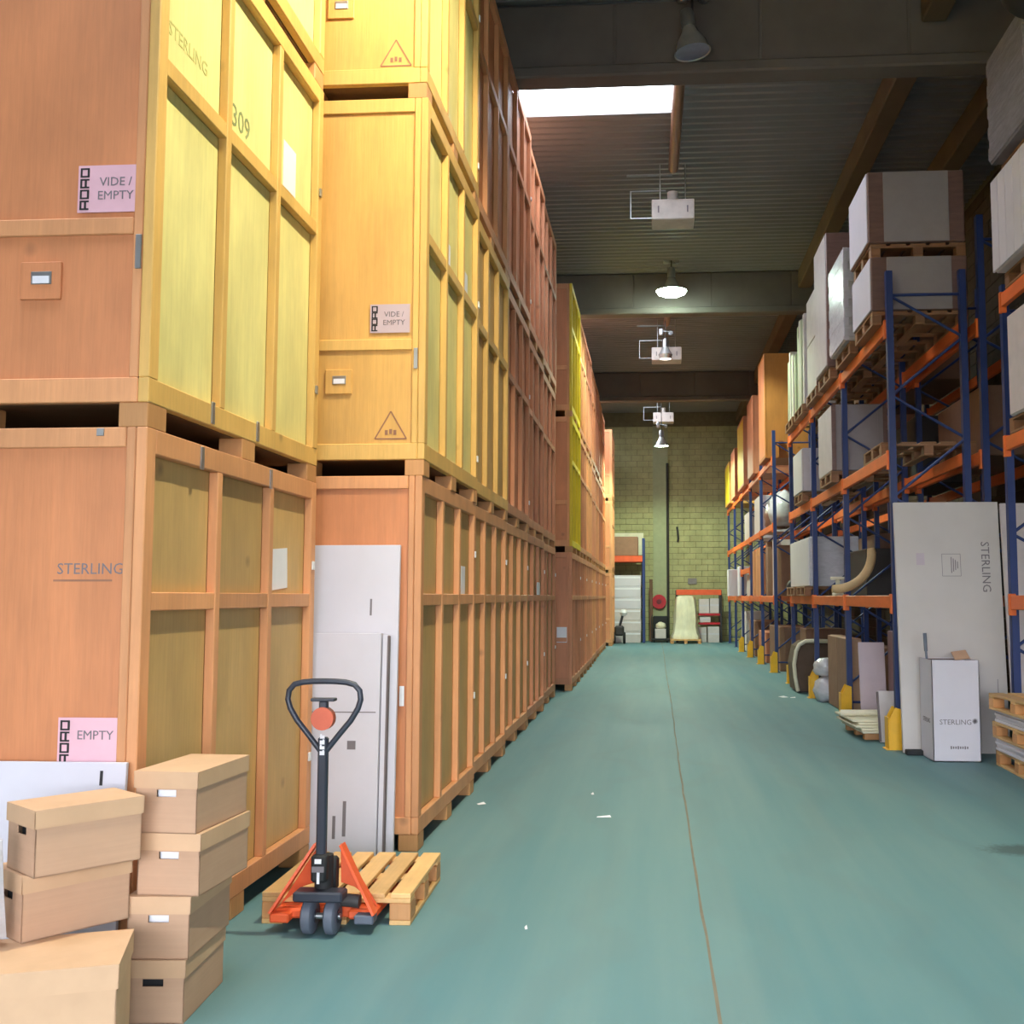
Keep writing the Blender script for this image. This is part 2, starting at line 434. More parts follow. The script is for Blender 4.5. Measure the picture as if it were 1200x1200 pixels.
# ---------------------------------------------------------------- storage crates
W = 1.5
TRI = [(0, 0.17), (0.165, -0.115), (-0.165, -0.115)]
def crate(xr, y0, z0, D, H, style, mats, label, rz=0.0):
    fm, sm, bm_ = mats[:3]; fb = mats[3] if len(mats) > 3 else bm_
    q = 1.50 if H < 2.3 else 1.52; cl = 0.82
    t = thing('storage_crate', label, 'crate', (xr-W/2, y0+D/2, z0), rz, 'wooden storage crates')
    x1, ya = W/2, -D/2
    for sx in (-1, 0, 1):
        for sy in (-1, 0, 1):
            if sx or sy: piece('skid_block', block_wood, t, (sx*(W/2-0.062), sy*(D/2-0.085), 0.05), (0.12, 0.165, 0.10))
    piece('base_panel', old_wood, t, (0, 0, 0.112), (W-0.1, D-0.1, 0.024), 0)
    piece('bottom_rail', bm_, t, (x1-0.0225, 0, 0.15), (0.045, D, 0.1))
    piece('bottom_rail', fb, t, (-0.0225, ya+0.0225, 0.15), (W-0.047, 0.045, 0.1))
    for s in (-1, 1): piece('corner_post', bm_, t, (x1-0.0225, s*(D/2-0.04), (H+0.2)/2), (0.045, 0.08, H-0.2))
    piece('top_rail', bm_, t, (x1-0.0225, 0, H-0.05), (0.045, D-0.16, 0.1))
    inner = D-0.16; st = 0.055; seg = (inner-2*st)/3
    for s in (-1, 1): piece('stud', bm_, t, (x1-0.0225, s*(seg+st)/2, (0.2+H-0.1)/2), (0.045, st, H-0.3))
    for k in (-1, 0, 1):
        yy = k*(seg+st)
        piece('middle_rail', bm_, t, (x1-0.024, yy, q), (0.042, seg, 0.075))
        piece('side_panel', sm, t, (x1-0.052, yy, (0.2+q-0.0375)/2), (0.014, seg, q-0.2375), 0)
        piece('side_panel', sm, t, (x1-0.052, yy, (q+0.0375+H-0.1)/2), (0.014, seg, H-0.1375-q), 0)
    fw = W-0.045-2*0.042
    cx = -0.0225
    if style == 'plain':
        piece('front_panel', fm, t, (cx, ya+0.022, (0.2+H-0.08)/2), (fw, 0.016, H-0.28), 0)
        piece('front_top_board', fb, t, (cx, ya+0.016, H-0.04), (fw, 0.03, 0.08))
    else:
        piece('front_panel', fm, t, (cx, ya+0.022, (0.2+cl-0.035)/2), (fw, 0.016, cl-0.235), 0)
        piece('front_cleat', fb, t, (cx, ya+0.014, cl), (fw, 0.026, 0.07))
        piece('front_panel', fm, t, (cx, ya+0.022, (cl+0.035+H-0.09)/2), (fw, 0.016, H-0.125-cl), 0)
        piece('front_top_board', fb, t, (cx, ya+0.016, H-0.045), (fw, 0.03, 0.09))
    for sx in (-1, 1): piece('front_post', fb, t, (cx+sx*(fw/2+0.021), ya+0.014, (H+0.2)/2), (0.042-0.004, 0.026, H-0.2))
    piece('back_panel', sm, t, (cx, -ya-0.012, (0.2+H)/2), (W-0.05, 0.02, H-0.2), 0)
    piece('left_panel', sm, t, (-x1+0.012, 0, (0.2+H)/2), (0.02, D-0.05, H-0.2), 0)
    piece('top_panel', sm, t, (cx, 0, H-0.012), (W-0.1, D-0.1, 0.02), 0)
    return t
def clip(t, x, y, z, d, m=steel): piece('steel_clip', m, t, (x, y, z), d, 0.003)
def side_clips(t, D, bright=False, zs=(0.55, 1.75)):
    for z in zs: clip(t, W/2+0.006, D/2-0.05, z, (0.012, 0.03, 0.05), steel_white if bright else steel)
def plaque(t, D, x, z, m):
    p = piece('label_plaque', m, t, (x, -D/2+0.008, z), (0.17, 0.014, 0.155), 0.003)
    piece('label_holder', steel, p, (0.005, -0.009, 0.01), (0.085, 0.006, 0.052), 0.002)
    piece('label_card', paper, p, (0.005, -0.0125, 0.002), (0.07, 0.002, 0.030), 0)
def sign(t, D, x, z, w, h, m, lines, ink_m=ink_grey, faceted=True, y=None):
    yy = -D/2+0.006 if y is None else y
    p = piece('paper_sign', m, t, (x, yy, z), (w, 0.003, h), 0)
    strip = G(); rg = random.Random(5)
    for k in range(4):
        zc = h/2-0.03-(h-0.06)*k/3; xc = -w/2+0.028
        for a, b, c, d in ((0, 0.016, 0.038, 0.007), (0, -0.016, 0.038, 0.007), (-0.015, 0, 0.008, 0.03), (0.004 if k % 2 else 0.015, 0, 0.009, 0.03)): strip.box((xc+a, -0.0025, zc+b), (c, 0.001, d))
    strip.build('printed_strip', ink, p)
    for i, s in enumerate(lines):
        lettering(s, h*0.26, ink_m, p, (0.025, -0.0025, h*(0.14-0.29*i)), FRONT)
    return p
def hazard(t, D, x, z, s=0.75):
    g = G(); r = 0.008
    P = [Vector((a*s, 0, b*s)) for a, b in TRI]
    for i in range(3):
        a, b = P[i], P[(i+1) % 3]; d = (b-a).normalized(); nrm = Vector((-d.z, 0, d.x))*r*0.5
        q = [a+nrm, b+nrm, b-nrm, a-nrm]
        g.add([(v.x, 0, v.z) for v in q] + [(v.x, -0.001, v.z) for v in q], [(0, 1, 2, 3), (7, 6, 5, 4), (0, 1, 5, 4), (1, 2, 6, 5), (2, 3, 7, 6), (3, 0, 4, 7)])
    for k in range(3): g.box(((k-1)*0.045*s, -0.0005, (-0.05+0.01*(k % 2))*s), (0.03*s, 0.001, 0.05*s))
    g.build('stencilled_triangle', ink_faint, t, (x, -D/2+0.0125, z))

OR = ['first', 'second', 'third', 'fourth', 'fifth', 'sixth', 'seventh']
TIER = ['bottom', 'middle', 'top']
A = (ply_orange, ply_tan, bar_pine); B = (ply_orange, ply_lamp_tint, bar_lamp_tint, bar_pine)
Bg = (ply_ochre, ply_tan, bar_lamp_tint); Bf = (ply_ochre, ply_lamp_tint, bar_lamp_tint, bar_lamp_tint); Cc = (ply_red, ply_red, bar_red); E = (ply_orange, ply_lemon, bar_lemon, bar_pine)
E1 = (ply_orange, ply_orange, bar_pine)
# nearest stack
D1 = 2.12
c11 = crate(-2.0, 4.05, 0, D1, 2.19, 'plain', A, 'orange plywood crate with STERLING stencilled on its front, bottom of the nearest stack')
c12 = crate(-2.0, 4.05, 2.19, D1, 2.40, 'drop', B, 'plywood crate with lamplight-tinted yellow side numbered 309, second up in the nearest stack')
c13 = crate(-2.0, 4.04, 4.59, D1, 2.40, 'drop', B, 'lamplight-tinted plywood crate cut off by the top of the photo, top of the nearest stack')
lettering('STERLING', 0.062, ink_grey, c11, (0.53, -D1/2+0.0135, 1.627), FRONT, sx=1.0)
piece('stencil_underline', ink_faint, c11, (0.50, -D1/2+0.0135, 1.583), (0.24, 0.001, 0.008), 0)
sign(c11, D1, 0.553, 0.955, 0.25, 0.19, paper_pink, ['EMPTY'], ink_grey)
sign(c12, D1, 0.558, 0.975, 0.265, 0.195, paper_pink, ['VIDE /', 'EMPTY'], ink_grey)
plaque(c12, D1, 0.284, 0.60, ply_orange)
for (x, z) in ((0.445, 0.03+2.25-0.1-0.02),): clip(c11, 0.559, -D1/2-0.002, 2.17, (0.03, 0.006, 0.03))
clip(c12, 0.69, -D1/2-0.002, 0.71, (0.025, 0.008, 0.14))
side_clips(c12, D1); side_clips(c11, D1, True, (1.7, 0.6))
lettering('309', 0.16, ink_olive, c12, (W/2-0.044, -0.10, 1.675), SIDE)
lettering('STERLING', 0.09, ink_pale, c12, (W/2-0.044, -0.70, 1.74), SIDE)
piece('paper_sheet', paper, c12, (W/2-0.042, 0.60, 1.73), (0.003, 0.20, 0.26), 0)
piece('paper_sheet', paper, c11, (W/2-0.042, 0.57, 1.67), (0.003, 0.26, 0.22), 0, (R(4), 0, 0))
for t_, zz in ((c11, 2.16), (c11, 2.16)): pass
for yy in (-0.55, 0.30): clip(c11, W/2+0.004, yy, 2.13, (0.008, 0.03, 0.10))
for yy in (-0.45, 0.1): clip(c12, W/2+0.004, yy, 0.16, (0.008, 0.03, 0.10))
# long middle row
rg = random.Random(11)
D2 = 1.98
for i in range(5):
    for k in range(3):
        xr = -1.42-0.026*i+rg.uniform(-0.012, 0.012); y0 = 6.42+2.0*i+rg.uniform(-0.01, 0.01)
        if k == 0: m = A if i < 3 else (ply_red, ply_tan, bar_red)
        elif i == 0: m = Bf
        elif i == 1 and k == 1: m = Bg
        elif i == 1: m = E1
        else: m = Cc if i > 1 else A
        look = {True: 'orange plywood crate', False: 'brown plywood crate'}[i < 2]
        if i == 0 and k: look = 'lamplight-tinted plywood crate'
        if k == 0: look = 'tan-sided plywood crate'
        where = OR[i] + ' along the long row behind the pallet truck'
        t = crate(xr, y0, (0, 2.26, 4.66)[k], D2, 2.40 if k else 2.26, 'plain' if k == 0 else 'drop', m, '%s, %s tier, %s' % (look, TIER[k], where))
        if k == 0:
            side_clips(t, D2, True, (0.75, 1.85))
        elif i in (0, 2): side_clips(t, D2, True, (0.35, 1.6))
        if i == 0 and k == 1:
            sign(t, D2, 0.523, 0.985, 0.25, 0.18, paper_mauve, ['VIDE /', 'EMPTY'])
            plaque(t, D2, 0.204, 0.59, ply_ochre); hazard(t, D2, 0.535, 0.30, 0.6); clip(t, 0.69, -D2/2-0.002, 0.73, (0.025, 0.008, 0.13))
            for j, yy in enumerate((-0.1, 0.6)): piece('paper_sheet', paper, t, (W/2-0.042, yy, 1.66), (0.003, 0.16, 0.20), 0)
        if i == 0 and k == 2:
            plaque(t, D2, 0.185, 0.62, ply_ochre); hazard(t, D2, 0.545, 0.29, 0.6)
        if i == 0 and k == 0:
            piece('paper_sheet', paper, t, (W/2-0.042, 0.66, 1.63), (0.003, 0.16, 0.24), 0)
            clip(t, 0.64, -D2/2-0.002, 0.92, (0.03, 0.006, 0.12), steel_white)
        if i == 3 and k == 0: piece('paper_sheet', paper, t, (W/2+0.002, 0.2, 1.62), (0.003, 0.34, 0.16), 0)
# row beyond it
for i in range(7):
    for k in range(3):
        xr = -1.35-0.018*i+rg.uniform(-0.012, 0.012); y0 = 17.35+2.0*i
        m = Cc if (i+k) % 3 else (ply_red, ply_tan, bar_red)
        look = 'brown plywood crate'
        if i == 0 and k: m = E; look = 'lemon yellow sided plywood crate'
        elif i > 1: m = (ply_orange, ply_orange, bar_pine) if (i+k) % 2 else Cc; look = 'reddish plywood crate'
        if k == 0: look = 'tan-brown plywood crate'
        t = crate(xr, y0, 2.24*k, D2, 2.24, 'drop', m, '%s, %s tier, %s in the far left row beyond the gap' % (look, TIER[k], OR[i]))
        if k == 0: side_clips(t, D2, True, (0.75, 1.85))
        if i == 0 and k == 0: piece('paper_sheet', paper, t, (0.6, -D2/2+0.005, 0.9), (0.2, 0.003, 0.25), 0)
for k in range(3):
    t = crate(-1.32, 33.0, 2.24*k, D2, 2.24, 'drop', (ply_orange, ply_ochre, bar_pine) if k else A, 'light orange plywood crate, %s tier of the last stack by the far wall' % TIER[k])

# ---------------------------------------------------------------- pallets
def make_pallet(L, Wd, label, cat='pallet', group=None, slats=5, pw=None, bw=None):
    pallet_wood, block_wood = pw or MATS['pallet_wood'], bw or MATS['block_wood']
    """slats run along Y (length L), width Wd along X, 0.144 high"""
    t = thing('wooden_pallet', label, cat, group=group)
    sw = Wd/(slats+0.55*(slats-1)*0.5)
    gap = (Wd-slats*sw)/(slats-1)
    for i in range(slats): piece('top_slat', pallet_wood, t, (-Wd/2+sw/2+i*(sw+gap), 0, 0.133), (sw, L, 0.022), 0.003)
    for s in (-1, 0, 1): piece('stringer', pallet_wood, t, (0, s*(L/2-0.05), 0.111), (Wd, 0.1, 0.022), 0.003)
    for sx in (-1, 0, 1):
        for sy in (-1, 0, 1): piece('block', block_wood, t, (sx*(Wd/2-0.05), sy*(L/2-0.06), 0.061), (0.1, 0.12, 0.078), 0.004)
    for s in (-1, 0, 1): piece('bottom_board', pallet_wood, t, (s*(Wd/2-0.05), 0, 0.011), (0.1, L, 0.022), 0.003)
    return t
floor_pallet = make_pallet(0.80, 0.70, 'small empty wooden pallet on the forks of the orange pallet truck', slats=6)
floor_pallet.location = (-1.50, 5.40, 0.0); floor_pallet.rotation_euler = (0, 0, R(1.5))
P0 = [None]
def pallet_at(x, y, z, label, rz=0.0):
    if P0[0] is None:
        P0[0] = make_pallet(0.98, 0.98, label, group='pallets under rack loads', pw=pallet_old, bw=block_old); p = P0[0]; p.location = (x, y, z); p.rotation_euler = (0, 0, rz)
        return p
    return dup(P0[0], (x, y, z), rz, label)

# ---------------------------------------------------------------- pallet truck
def pallet_truck():
    t = thing('pallet_truck', 'orange hand pallet truck with black loop handle, parked at the small pallet', 'pallet truck', (-1.515, 4.86, 0))
    for s in (-1, 1):
        wv = G().lathe([(0.02, -0.026), (0.066, -0.026), (0.078, -0.018), (0.08, 0), (0.078, 0.018), (0.066, 0.026), (0.02, 0.026), (0.02, -0.026)], n=24, M=Matrix.Rotation(R(90), 4, 'Y')).build('steering_wheel', grey_tyre, t, (s*0.052, 0, 0.08))
        G().cyl((s*0.030, 0, 0), (-s*0.030, 0, 0), 0.03, 14).build('wheel_hub', black_paint, wv)
    G().cyl((-0.09, 0, 0.08), (0.09, 0, 0.08), 0.014).build('axle', steel, t)
    G().box((0, -0.02, 0.178), (0.225, 0.10, 0.045), 0.008).build('fork_head', black_paint, t)
    g = G().cyl((0, 0.03, 0.19), (0, 0.03, 0.345), 0.042, 16); g.box((0, 0.075, 0.25), (0.10, 0.07, 0.15), 0.012)
    g.box((0, -0.03, 0.30), (0.07, 0.06, 0.12), 0.01)
    pm = g.build('pump_housing', black_rubber, t)
    piece('maker_plate', paper, pm, (0, -0.063, 0.335), (0.03, 0.004, 0.02), 0)
    piece('maker_plate', ink_grey, pm, (0, -0.063, 0.30), (0.055, 0.004, 0.025), 0)
    piece('maker_plate', paper, pm, (0.002, -0.063, 0.262), (0.012, 0.004, 0.05), 0)
    g = G(); g.box((0, -0.015, 0.60), (0.044, 0.036, 0.56), 0.007)
    sh = g.build('handle_shaft', black_paint, t)
    g = G()
    for k in range(4): g.box((0, -0.034, 0.81+0.024*k), (0.022, 0.001, 0.014 if k % 2 else 0.018)); g.box((0.006*(-1)**k, -0.0342, 0.82+0.024*k), (0.008, 0.001, 0.008))
    g.build('white_marking', paper, sh)
    # loop handle
    pts = [(0, -0.02, 0.80)]
    half = [(0.012, 0.815), (0.035, 0.845), (0.075, 0.895), (0.125, 0.955), (0.158, 1.01), (0.17, 1.05), (0.165, 1.09), (0.14, 1.118), (0.10, 1.128), (0.05, 1.132), (0, 1.133)]
    loop = [(x, -0.015, z) for x, z in half] + [(-x, -0.015, z) for x, z in half[-2::-1]]
    G().tube(loop, 0.0135, 10, closed=True).build('handle_loop', black_paint, t)
    G().cyl((0, -0.045, 0.965), (0, 0.0, 0.965), 0.052, 24).build('orange_knob', mat('knob_orange', (206, 96, 66), 0.5, rnd=0), t)
    g = G().box((0, -0.02, 1.0), (0.04, 0.03, 0.09), 0.008); g.box((0, -0.02, 1.05), (0.11, 0.05, 0.014), 0.006)
    g.build('control_lever', black_paint, t)
    # A-shaped chassis: two inclined cheeks, each a web with an outer flange
    for s in (-1, 1):
        a, b = Vector((s*0.055, 0.10, 0.375)), Vector((s*0.235, 0.02, 0.085))
        g = G()
        d = (b-a).normalized(); side = Vector((s*0.9, 0, 0.44)).normalized()
        q = []
        for p in (a, b):
            for e in (-1, 1):
                for f in (0, 1): q.append(tuple(p+Vector((0, e*0.03, 0))+side*0.012*f))
        g.add(q, [(0, 1, 3, 2), (4, 6, 7, 5), (0, 4, 5, 1), (2, 3, 7, 6), (1, 5, 7, 3), (0, 2, 6, 4)])
        web = [(s*0.05, 0.375), (s*0.055, 0.20), (s*0.12, 0.18), (s*0.20, 0.12), (s*0.235, 0.085)]
        g.prism(web, 0.115, 0.125, 1)
        g.build('chassis_cheek', jack_orange, t)
        g = G().box((s*0.195, 0.03, 0.065), (0.09, 0.07, 0.04), 0.006); g.build('foot_bracket', jack_orange if s < 0 else grey_tyre, t)
        g = G().box((s*0.17, 0.49, 0.072), (0.13, 0.88, 0.045), 0.012)
        fk = g.build('fork', jack_orange, t)
        G().cyl((s*0.17-0.04, 0.84, 0.04), (s*0.17+0.04, 0.84, 0.04), 0.037, 14).build('load_roller', grey_tyre, fk)
    G().box((-0.03, 0.11, 0.075), (0.34, 0.05, 0.05), 0.006).build('cross_member', jack_orange, t)
    G().cyl((0.03, 0.06, 0.14), (0.16, 0.06, 0.13), 0.03, 12).build('release_valve', dark_thing, t)
    return t
pallet_truck()

# ---------------------------------------------------------------- white boards leaning in the gap
def board(name, label, x0, x1, yb, yt, h, th, m, edge=None, rz=0.0, cat='panel'):
    """panel standing on the floor at y=yb, its top leaning to y=yt"""
    t = thing(name, label, cat, ((x0+x1)/2, yb, 0), rz)
    a = math.atan2(yt-yb, h); L = math.hypot(h, yt-yb)
    o = piece('sheet', m, t, (0, math.sin(a)*L/2-0.0, math.cos(a)*L/2+math.sin(abs(a))*th/2), (x1-x0, th, L), 0.002, (-a, 0, 0))
    return t, o
t, o = board('white_card_sheet', 'tall white cardboard panel leaning in the gap behind the pallet truck', -2.08, -1.54, 6.30, 6.385, 1.83, 0.03, white_card)
piece('printed_mark', ink_grey, o, (0.10, -0.0155, 0.54), (0.012, 0.001, 0.10), 0)
t, o = board('white_card_sheet', 'shorter white cardboard carton flattened, leaning on the taller panel', -2.06, -1.62, 6.22, 6.28, 1.30, 0.05, white_card)
piece('fold_line', ink_grey, o, (0.0, -0.0255, 0.19), (0.40, 0.001, 0.006), 0); piece('printed_mark', ink_grey, o, (0.03, -0.0255, -0.42), (0.02, 0.001, 0.2), 0)
piece('printed_mark', ink_grey, o, (-0.03, -0.0255, -0.47), (0.018, 0.001, 0.13), 0); piece('printed_mark', ink_grey, o, (0.06, -0.0255, 0.0), (0.05, 0.001, 0.05), 0)
t, o = board('white_card_sheet', 'narrow white carton edge standing between the two leaning panels', -1.615, -1.585, 6.24, 6.30, 1.29, 0.05, white_card)
piece('dark_edge', white_edge, o, (0.017, 0, 0), (0.008, 0.05, 1.28), 0)
t, o = board('white_card_sheet', 'low white card with a black bar, propped behind the brown archive boxes', -3.3, -2.02, 3.96, 4.02, 0.885, 0.02, white_card)
piece('black_bar', ink, o, (0.545, -0.0115, 0.385), (0.012, 0.001, 0.055), 0)

# ---------------------------------------------------------------- archive boxes
def archive_box(label, loc, rz, w, d, h, hole='paper', lid=0.055, m=card):
    """front (with hand hole) faces local -Y"""
    t = thing('archive_box', label, 'box', loc, rz, 'cardboard archive boxes')
    th = 0.004; hw, hh, hz = 0.075, 0.026, h*0.66
    g = G()
    g.box((0, 0, th/2), (w, d, th)); g.box((0, d/2-th/2, h/2), (w, th, h))
    for s in (-1, 1): g.box((s*(w/2-th/2), 0, h/2), (th, d, h))
    y = -d/2+th/2
    g.box((0, y, (hz-hh/2)/2), (w, th, hz-hh/2)); g.box((0, y, (hz+hh/2+h)/2), (w, th, h-hz-hh/2))
    for s in (-1, 1): g.box((s*(hw/2+w/2)/2, y, hz), (w/2-hw/2, th, hh))
    if hole is None: g.box((0, y, hz), (hw, th, hh))
    g.build('box_body', m, t)
    if hole == 'paper': piece('paper_inside', paper, t, (0.008, -d/2+0.02, hz-0.004), (0.10, 0.003, 0.05), 0)
    elif hole: piece('hole_shade', black_rubber, t, (0, -d/2+0.03, hz), (0.12, 0.01, 0.06), 0)  # black plate painting the darkness inside the hand hole
    e = 0.006
    g = G(); g.box((0, 0, h+0.003), (w+2*e, d+2*e, 0.006))
    for s in (-1, 1):
        g.box((s*(w/2+e-0.0015), 0, h-lid/2), (0.003, d+2*e, lid)); g.box((0, s*(d/2+e-0.0015), h-lid/2), (w+2*e, 0.003, lid))
    g.build('lid', card_lid, t)
    return t
hb = 0.215; z = 0.0
xs = [(-1.815, 4.03, 4), (-1.80, 4.035, 3), (-1.755, 4.045, -2), (-1.765, 4.04, -3)]
names = ['bottom of the stack of four, dark hand hole', 'third down in the stack of four', 'second from the top of the stack of four', 'topmost of the stack of four, beside the crate']
for i, (x, y, a) in enumerate(xs):
    archive_box('brown archive box, '+names[i], (x, y, z), R(a), 0.225+0.01*(i > 1), 0.42, hb, 'dark' if i == 0 else 'paper'); z += hb+0.0065
def corner_box(label, cx, cy, z0, rz, w, d, h, sx, hole='dark', **k):
    # placed by its nearest vertical edge: local corner (sx*w/2, -d/2)
    a = R(rz); ca, sa = math.cos(a), math.sin(a); lx, ly = sx*w/2, -d/2
    return archive_box(label, (cx-(lx*ca-ly*sa), cy-(lx*sa+ly*ca), z0), a, w, d, h, hole, **k)
corner_box('large pale archive box at the bottom of the left-hand stack of three', -1.69, 3.34, 0, 20, 0.60, 0.36, 0.365, 1, hole=None, lid=0.07, m=card_lid)
corner_box('brown archive box in the middle of the left-hand stack of three', -2.105, 3.50, 0.3715, -36, 0.23, 0.37, 0.215, 1)
corner_box('brown archive box on top of the left-hand stack of three', -2.045, 3.46, 0.593, -38, 0.23, 0.36, 0.215, 1)
g = G()
for k in range(5):
    g.tube([(-2.19+0.02*math.sin(k*2.1), 3.36+0.03*k, 0.40), (-2.18+0.015*math.sin(k*3.3), 3.36+0.025*k, 0.55), (-2.185+0.02*math.cos(k*1.7), 3.37+0.02*k, 0.76-0.02*abs(k-2))], [0.03, 0.025, 0.015], 6)
tag(g.build('plastic_sheet', film), 'crumpled white plastic sheet at the left edge beside the archive boxes', 'plastic sheet')

# ---------------------------------------------------------------- pallet racking
UP0, BAY = 11.0, 2.7
def upright(t, x, y, h, w=0.066):
    g = G(); th = 0.012
    g.box((0, 0, h/2), (w, th, h)); g.box((-w/2+th/2, 0.035, h/2), (th, 0.07, h)); g.box((w/2-th/2, 0.035, h/2), (th, 0.07, h))
    o = g.build('upright', rack_blue, t, (x, y, 0))
    G().box((0, 0.03, 0.006), (0.13, 0.13, 0.012)).build('foot_plate', rack_blue, o)
    return o
def frame(t, x0, x1, y, h):
    upright(t, x0, y, h); upright(t, x1, y, h)
    zz = h-0.25; fwd = True
    while zz > 0.7:
        dz = 0.45 if fwd else 0.6
        a, b = ((x0, zz), (x1, zz-dz)) if fwd else ((x1, zz), (x0, zz-dz))
        G().cyl((a[0], y+0.03, a[1]), (b[0], y+0.03, b[1]), 0.015, 6).build('diagonal_brace', rack_blue, t)
        zz -= dz; fwd = not fwd
    for q in (0.2, h-0.25): G().cyl((x0, y+0.03, q), (x1, y+0.03, q), 0.016, 6).build('horizontal_brace', rack_blue, t)
def beam(t, x, ya, yb, ztop, m=rack_orange):
    o = piece('load_beam', m, t, (x, (ya+yb)/2, ztop-0.065), (0.05, yb-ya-0.02, 0.13), 0.006)
    for s, yy in ((-1, ya), (1, yb)): piece('beam_hook', m, o, (-0.004, (yy-(ya+yb)/2)-s*0.03, -0.02), (0.06, 0.05, 0.2), 0.004)
def rack(label, x0, x1, ys, h, levels, hs=None):
    t = thing('pallet_rack', label, 'rack', (0, 0, 0))
    for i, y in enumerate(ys): frame(t, x0, x1, y, hs[i] if hs else h)
    for i in range(len(ys)-1):
        for zt in levels[i]:
            beam(t, x0-0.02, ys[i]+0.035, ys[i+1]+0.035, zt); beam(t, x1+0.02, ys[i]+0.035, ys[i+1]+0.035, zt)
    return t
LA, LB, LC = 4.36, 3.0, 1.53
Y = [UP0+BAY*k for k in range(10)]
rack('blue and orange pallet rack of three bays beginning beside the big white panel', 2.43, 3.17, Y[:4], 4.88, [(LA, LB, LC)]*3)
rack('blue and orange pallet rack of five bays running on to the far wall', 2.43, 3.17, Y[4:], 4.9, [(LA, LB, LC), (LA, LB, LC), (LA, LB, 2.25, LC), (LA, LB, 2.25, LC), (LA, LB, 2.25, LC)])
rack('pallet rack with blue uprights in the second row, back to back along the wall', 3.36, 4.15, [11.0+BAY*k for k in range(8)], 5.45, [(LA, LB, LC)]*7)
rack('nearest pallet rack bay, standing behind the stack of three laden pallets', 3.30, 4.10, [4.7, 7.4, 10.1], 4.45, [(LA, LB, LC)]*2)
POS = ['beside the big white panel', 'second from the big white panel', 'third from the big white panel', 'fourth from the big white panel', 'fifth from the panel, first of the far rack', 'sixth from the panel', 'seventh from the panel', 'eighth from the panel', 'ninth from the panel', 'at the far wall']
for i, y in enumerate(Y[:9]):
    if i == 8: continue
    g = G()
    for s in (-1, 1):
        g.prism([(y-0.085, 0.0), (y+0.085, 0.0), (y+0.085, 0.34), (y+0.05, 0.42), (y-0.05, 0.42), (y-0.085, 0.34)], 0, 0.01, 0)
    g = G()
    base = [(-0.075, 0), (0.085, 0), (0.085, 0.22), (0.03, 0.40), (-0.075, 0.40)]
    for yy in (-0.075, 0.085): g.prism([(-0.06, 0), (0.06, 0), (0.06, 0.40), (0.0, 0.42), (-0.06, 0.30)], yy-0.006, yy+0.006, 1)
    g.box((-0.066, 0.005, 0.16), (0.012, 0.172, 0.32), 0.003)
    g.box((-0.075, 0.005, 0.005), (0.04, 0.19, 0.01), 0.002)
    o = g.build('upright_guard', guard_yellow, None, (2.375, y, 0))
    tag(o, 'yellow foot guard on the rack upright '+POS[i], 'guard', 'yellow foot guards')

# ---------------------------------------------------------------- loads on the racks
def carton(name, label, x0, x1, y0, y1, z0, z1, body, face=None, corner=None, side=None, cat='carton', film_m=None, joints=0):
    t = thing(name, label, cat, ((x0+x1)/2, (y0+y1)/2, z0))
    w, d, h = x1-x0, y1-y0, z1-z0
    piece('body', body, t, (0, 0, h/2), (w-0.02, d-0.02, h-0.002), 0.012)
    if face: piece('front_face', face, t, (0.0, -d/2+0.006, h/2), (w*0.66, 0.012, h*0.98), 0.003)
    if side: piece('side_face', side, t, (-w/2+0.006, 0, h/2), (0.012, d*0.94, h*0.97), 0.003)
    if corner:
        for sx in (-1, 1): piece('corner_strip', corner, t, (sx*(w/2-0.03), -d/2+0.005, h/2), (0.055, 0.012, h*0.99), 0.003)
    for k in range(joints): piece('board', side or body, t, (-w/2-0.004, -d/2+d*(k+0.5)/joints, h/2), (0.02, d/joints-0.012, h*0.98), 0.003)
    if film_m:
        g = G()
        for k in range(5):
            zc = h*(0.1+0.2*k)
            g.box((0, 0, zc), (w+0.004, d+0.004, h*0.13), 0.01)
        g.build('film_wrap', film_m, t)
    return t
P = pallet_at
# top level, first bays
P(2.78, 11.68, LA, 'pallet under the lower white-fronted carton, top level beside the first upright')
carton('wrapped_carton', 'white-fronted carton with brown edges, lower of two on the top level of the first bay', 2.27, 3.28, 11.15, 12.2, LA+0.146, 5.08, film_dark, dimmed_card, None, white_card)
P(2.78, 11.68, 5.082, 'pallet between the two white-fronted cartons on the top level')
carton('wrapped_carton', 'white-fronted carton with brown edges, upper of two high on the first bay', 2.25, 3.27, 11.15, 12.2, 5.23, 6.0, film_dark, dimmed_card, None, white_card)
P(2.78, 12.98, LA, 'pallet under the slim white wrapped load, first bay')
carton('wrapped_load', 'slim white film-wrapped load behind the two white-fronted cartons', 2.22, 2.98, 12.45, 13.5, LA+0.146, 5.62, film, None, white_card, film, film_m=film)
P(2.78, 14.42, LA, 'pallet under the brown and white load, second bay top level')
carton('wrapped_load', 'brown topped white load on the top level of the second bay', 2.25, 3.2, 13.9, 14.9, LA+0.146, 6.3, film_dark, None, None, pale_box, film_m=None)
P(2.78, 15.62, LA, 'pallet under the white cartons at the end of the second bay')
carton('wrapped_carton', 'white carton, lower of two stacked at the end of the second bay top level', 2.3, 3.1, 15.15, 16.1, LA+0.146, 5.25, pale_box, white_card, film_dark)
carton('wrapped_carton', 'white carton, upper of two stacked at the end of the second bay top level', 2.3, 3.1, 15.15, 16.1, 5.252, 5.95, pale_box, white_card, film_dark)
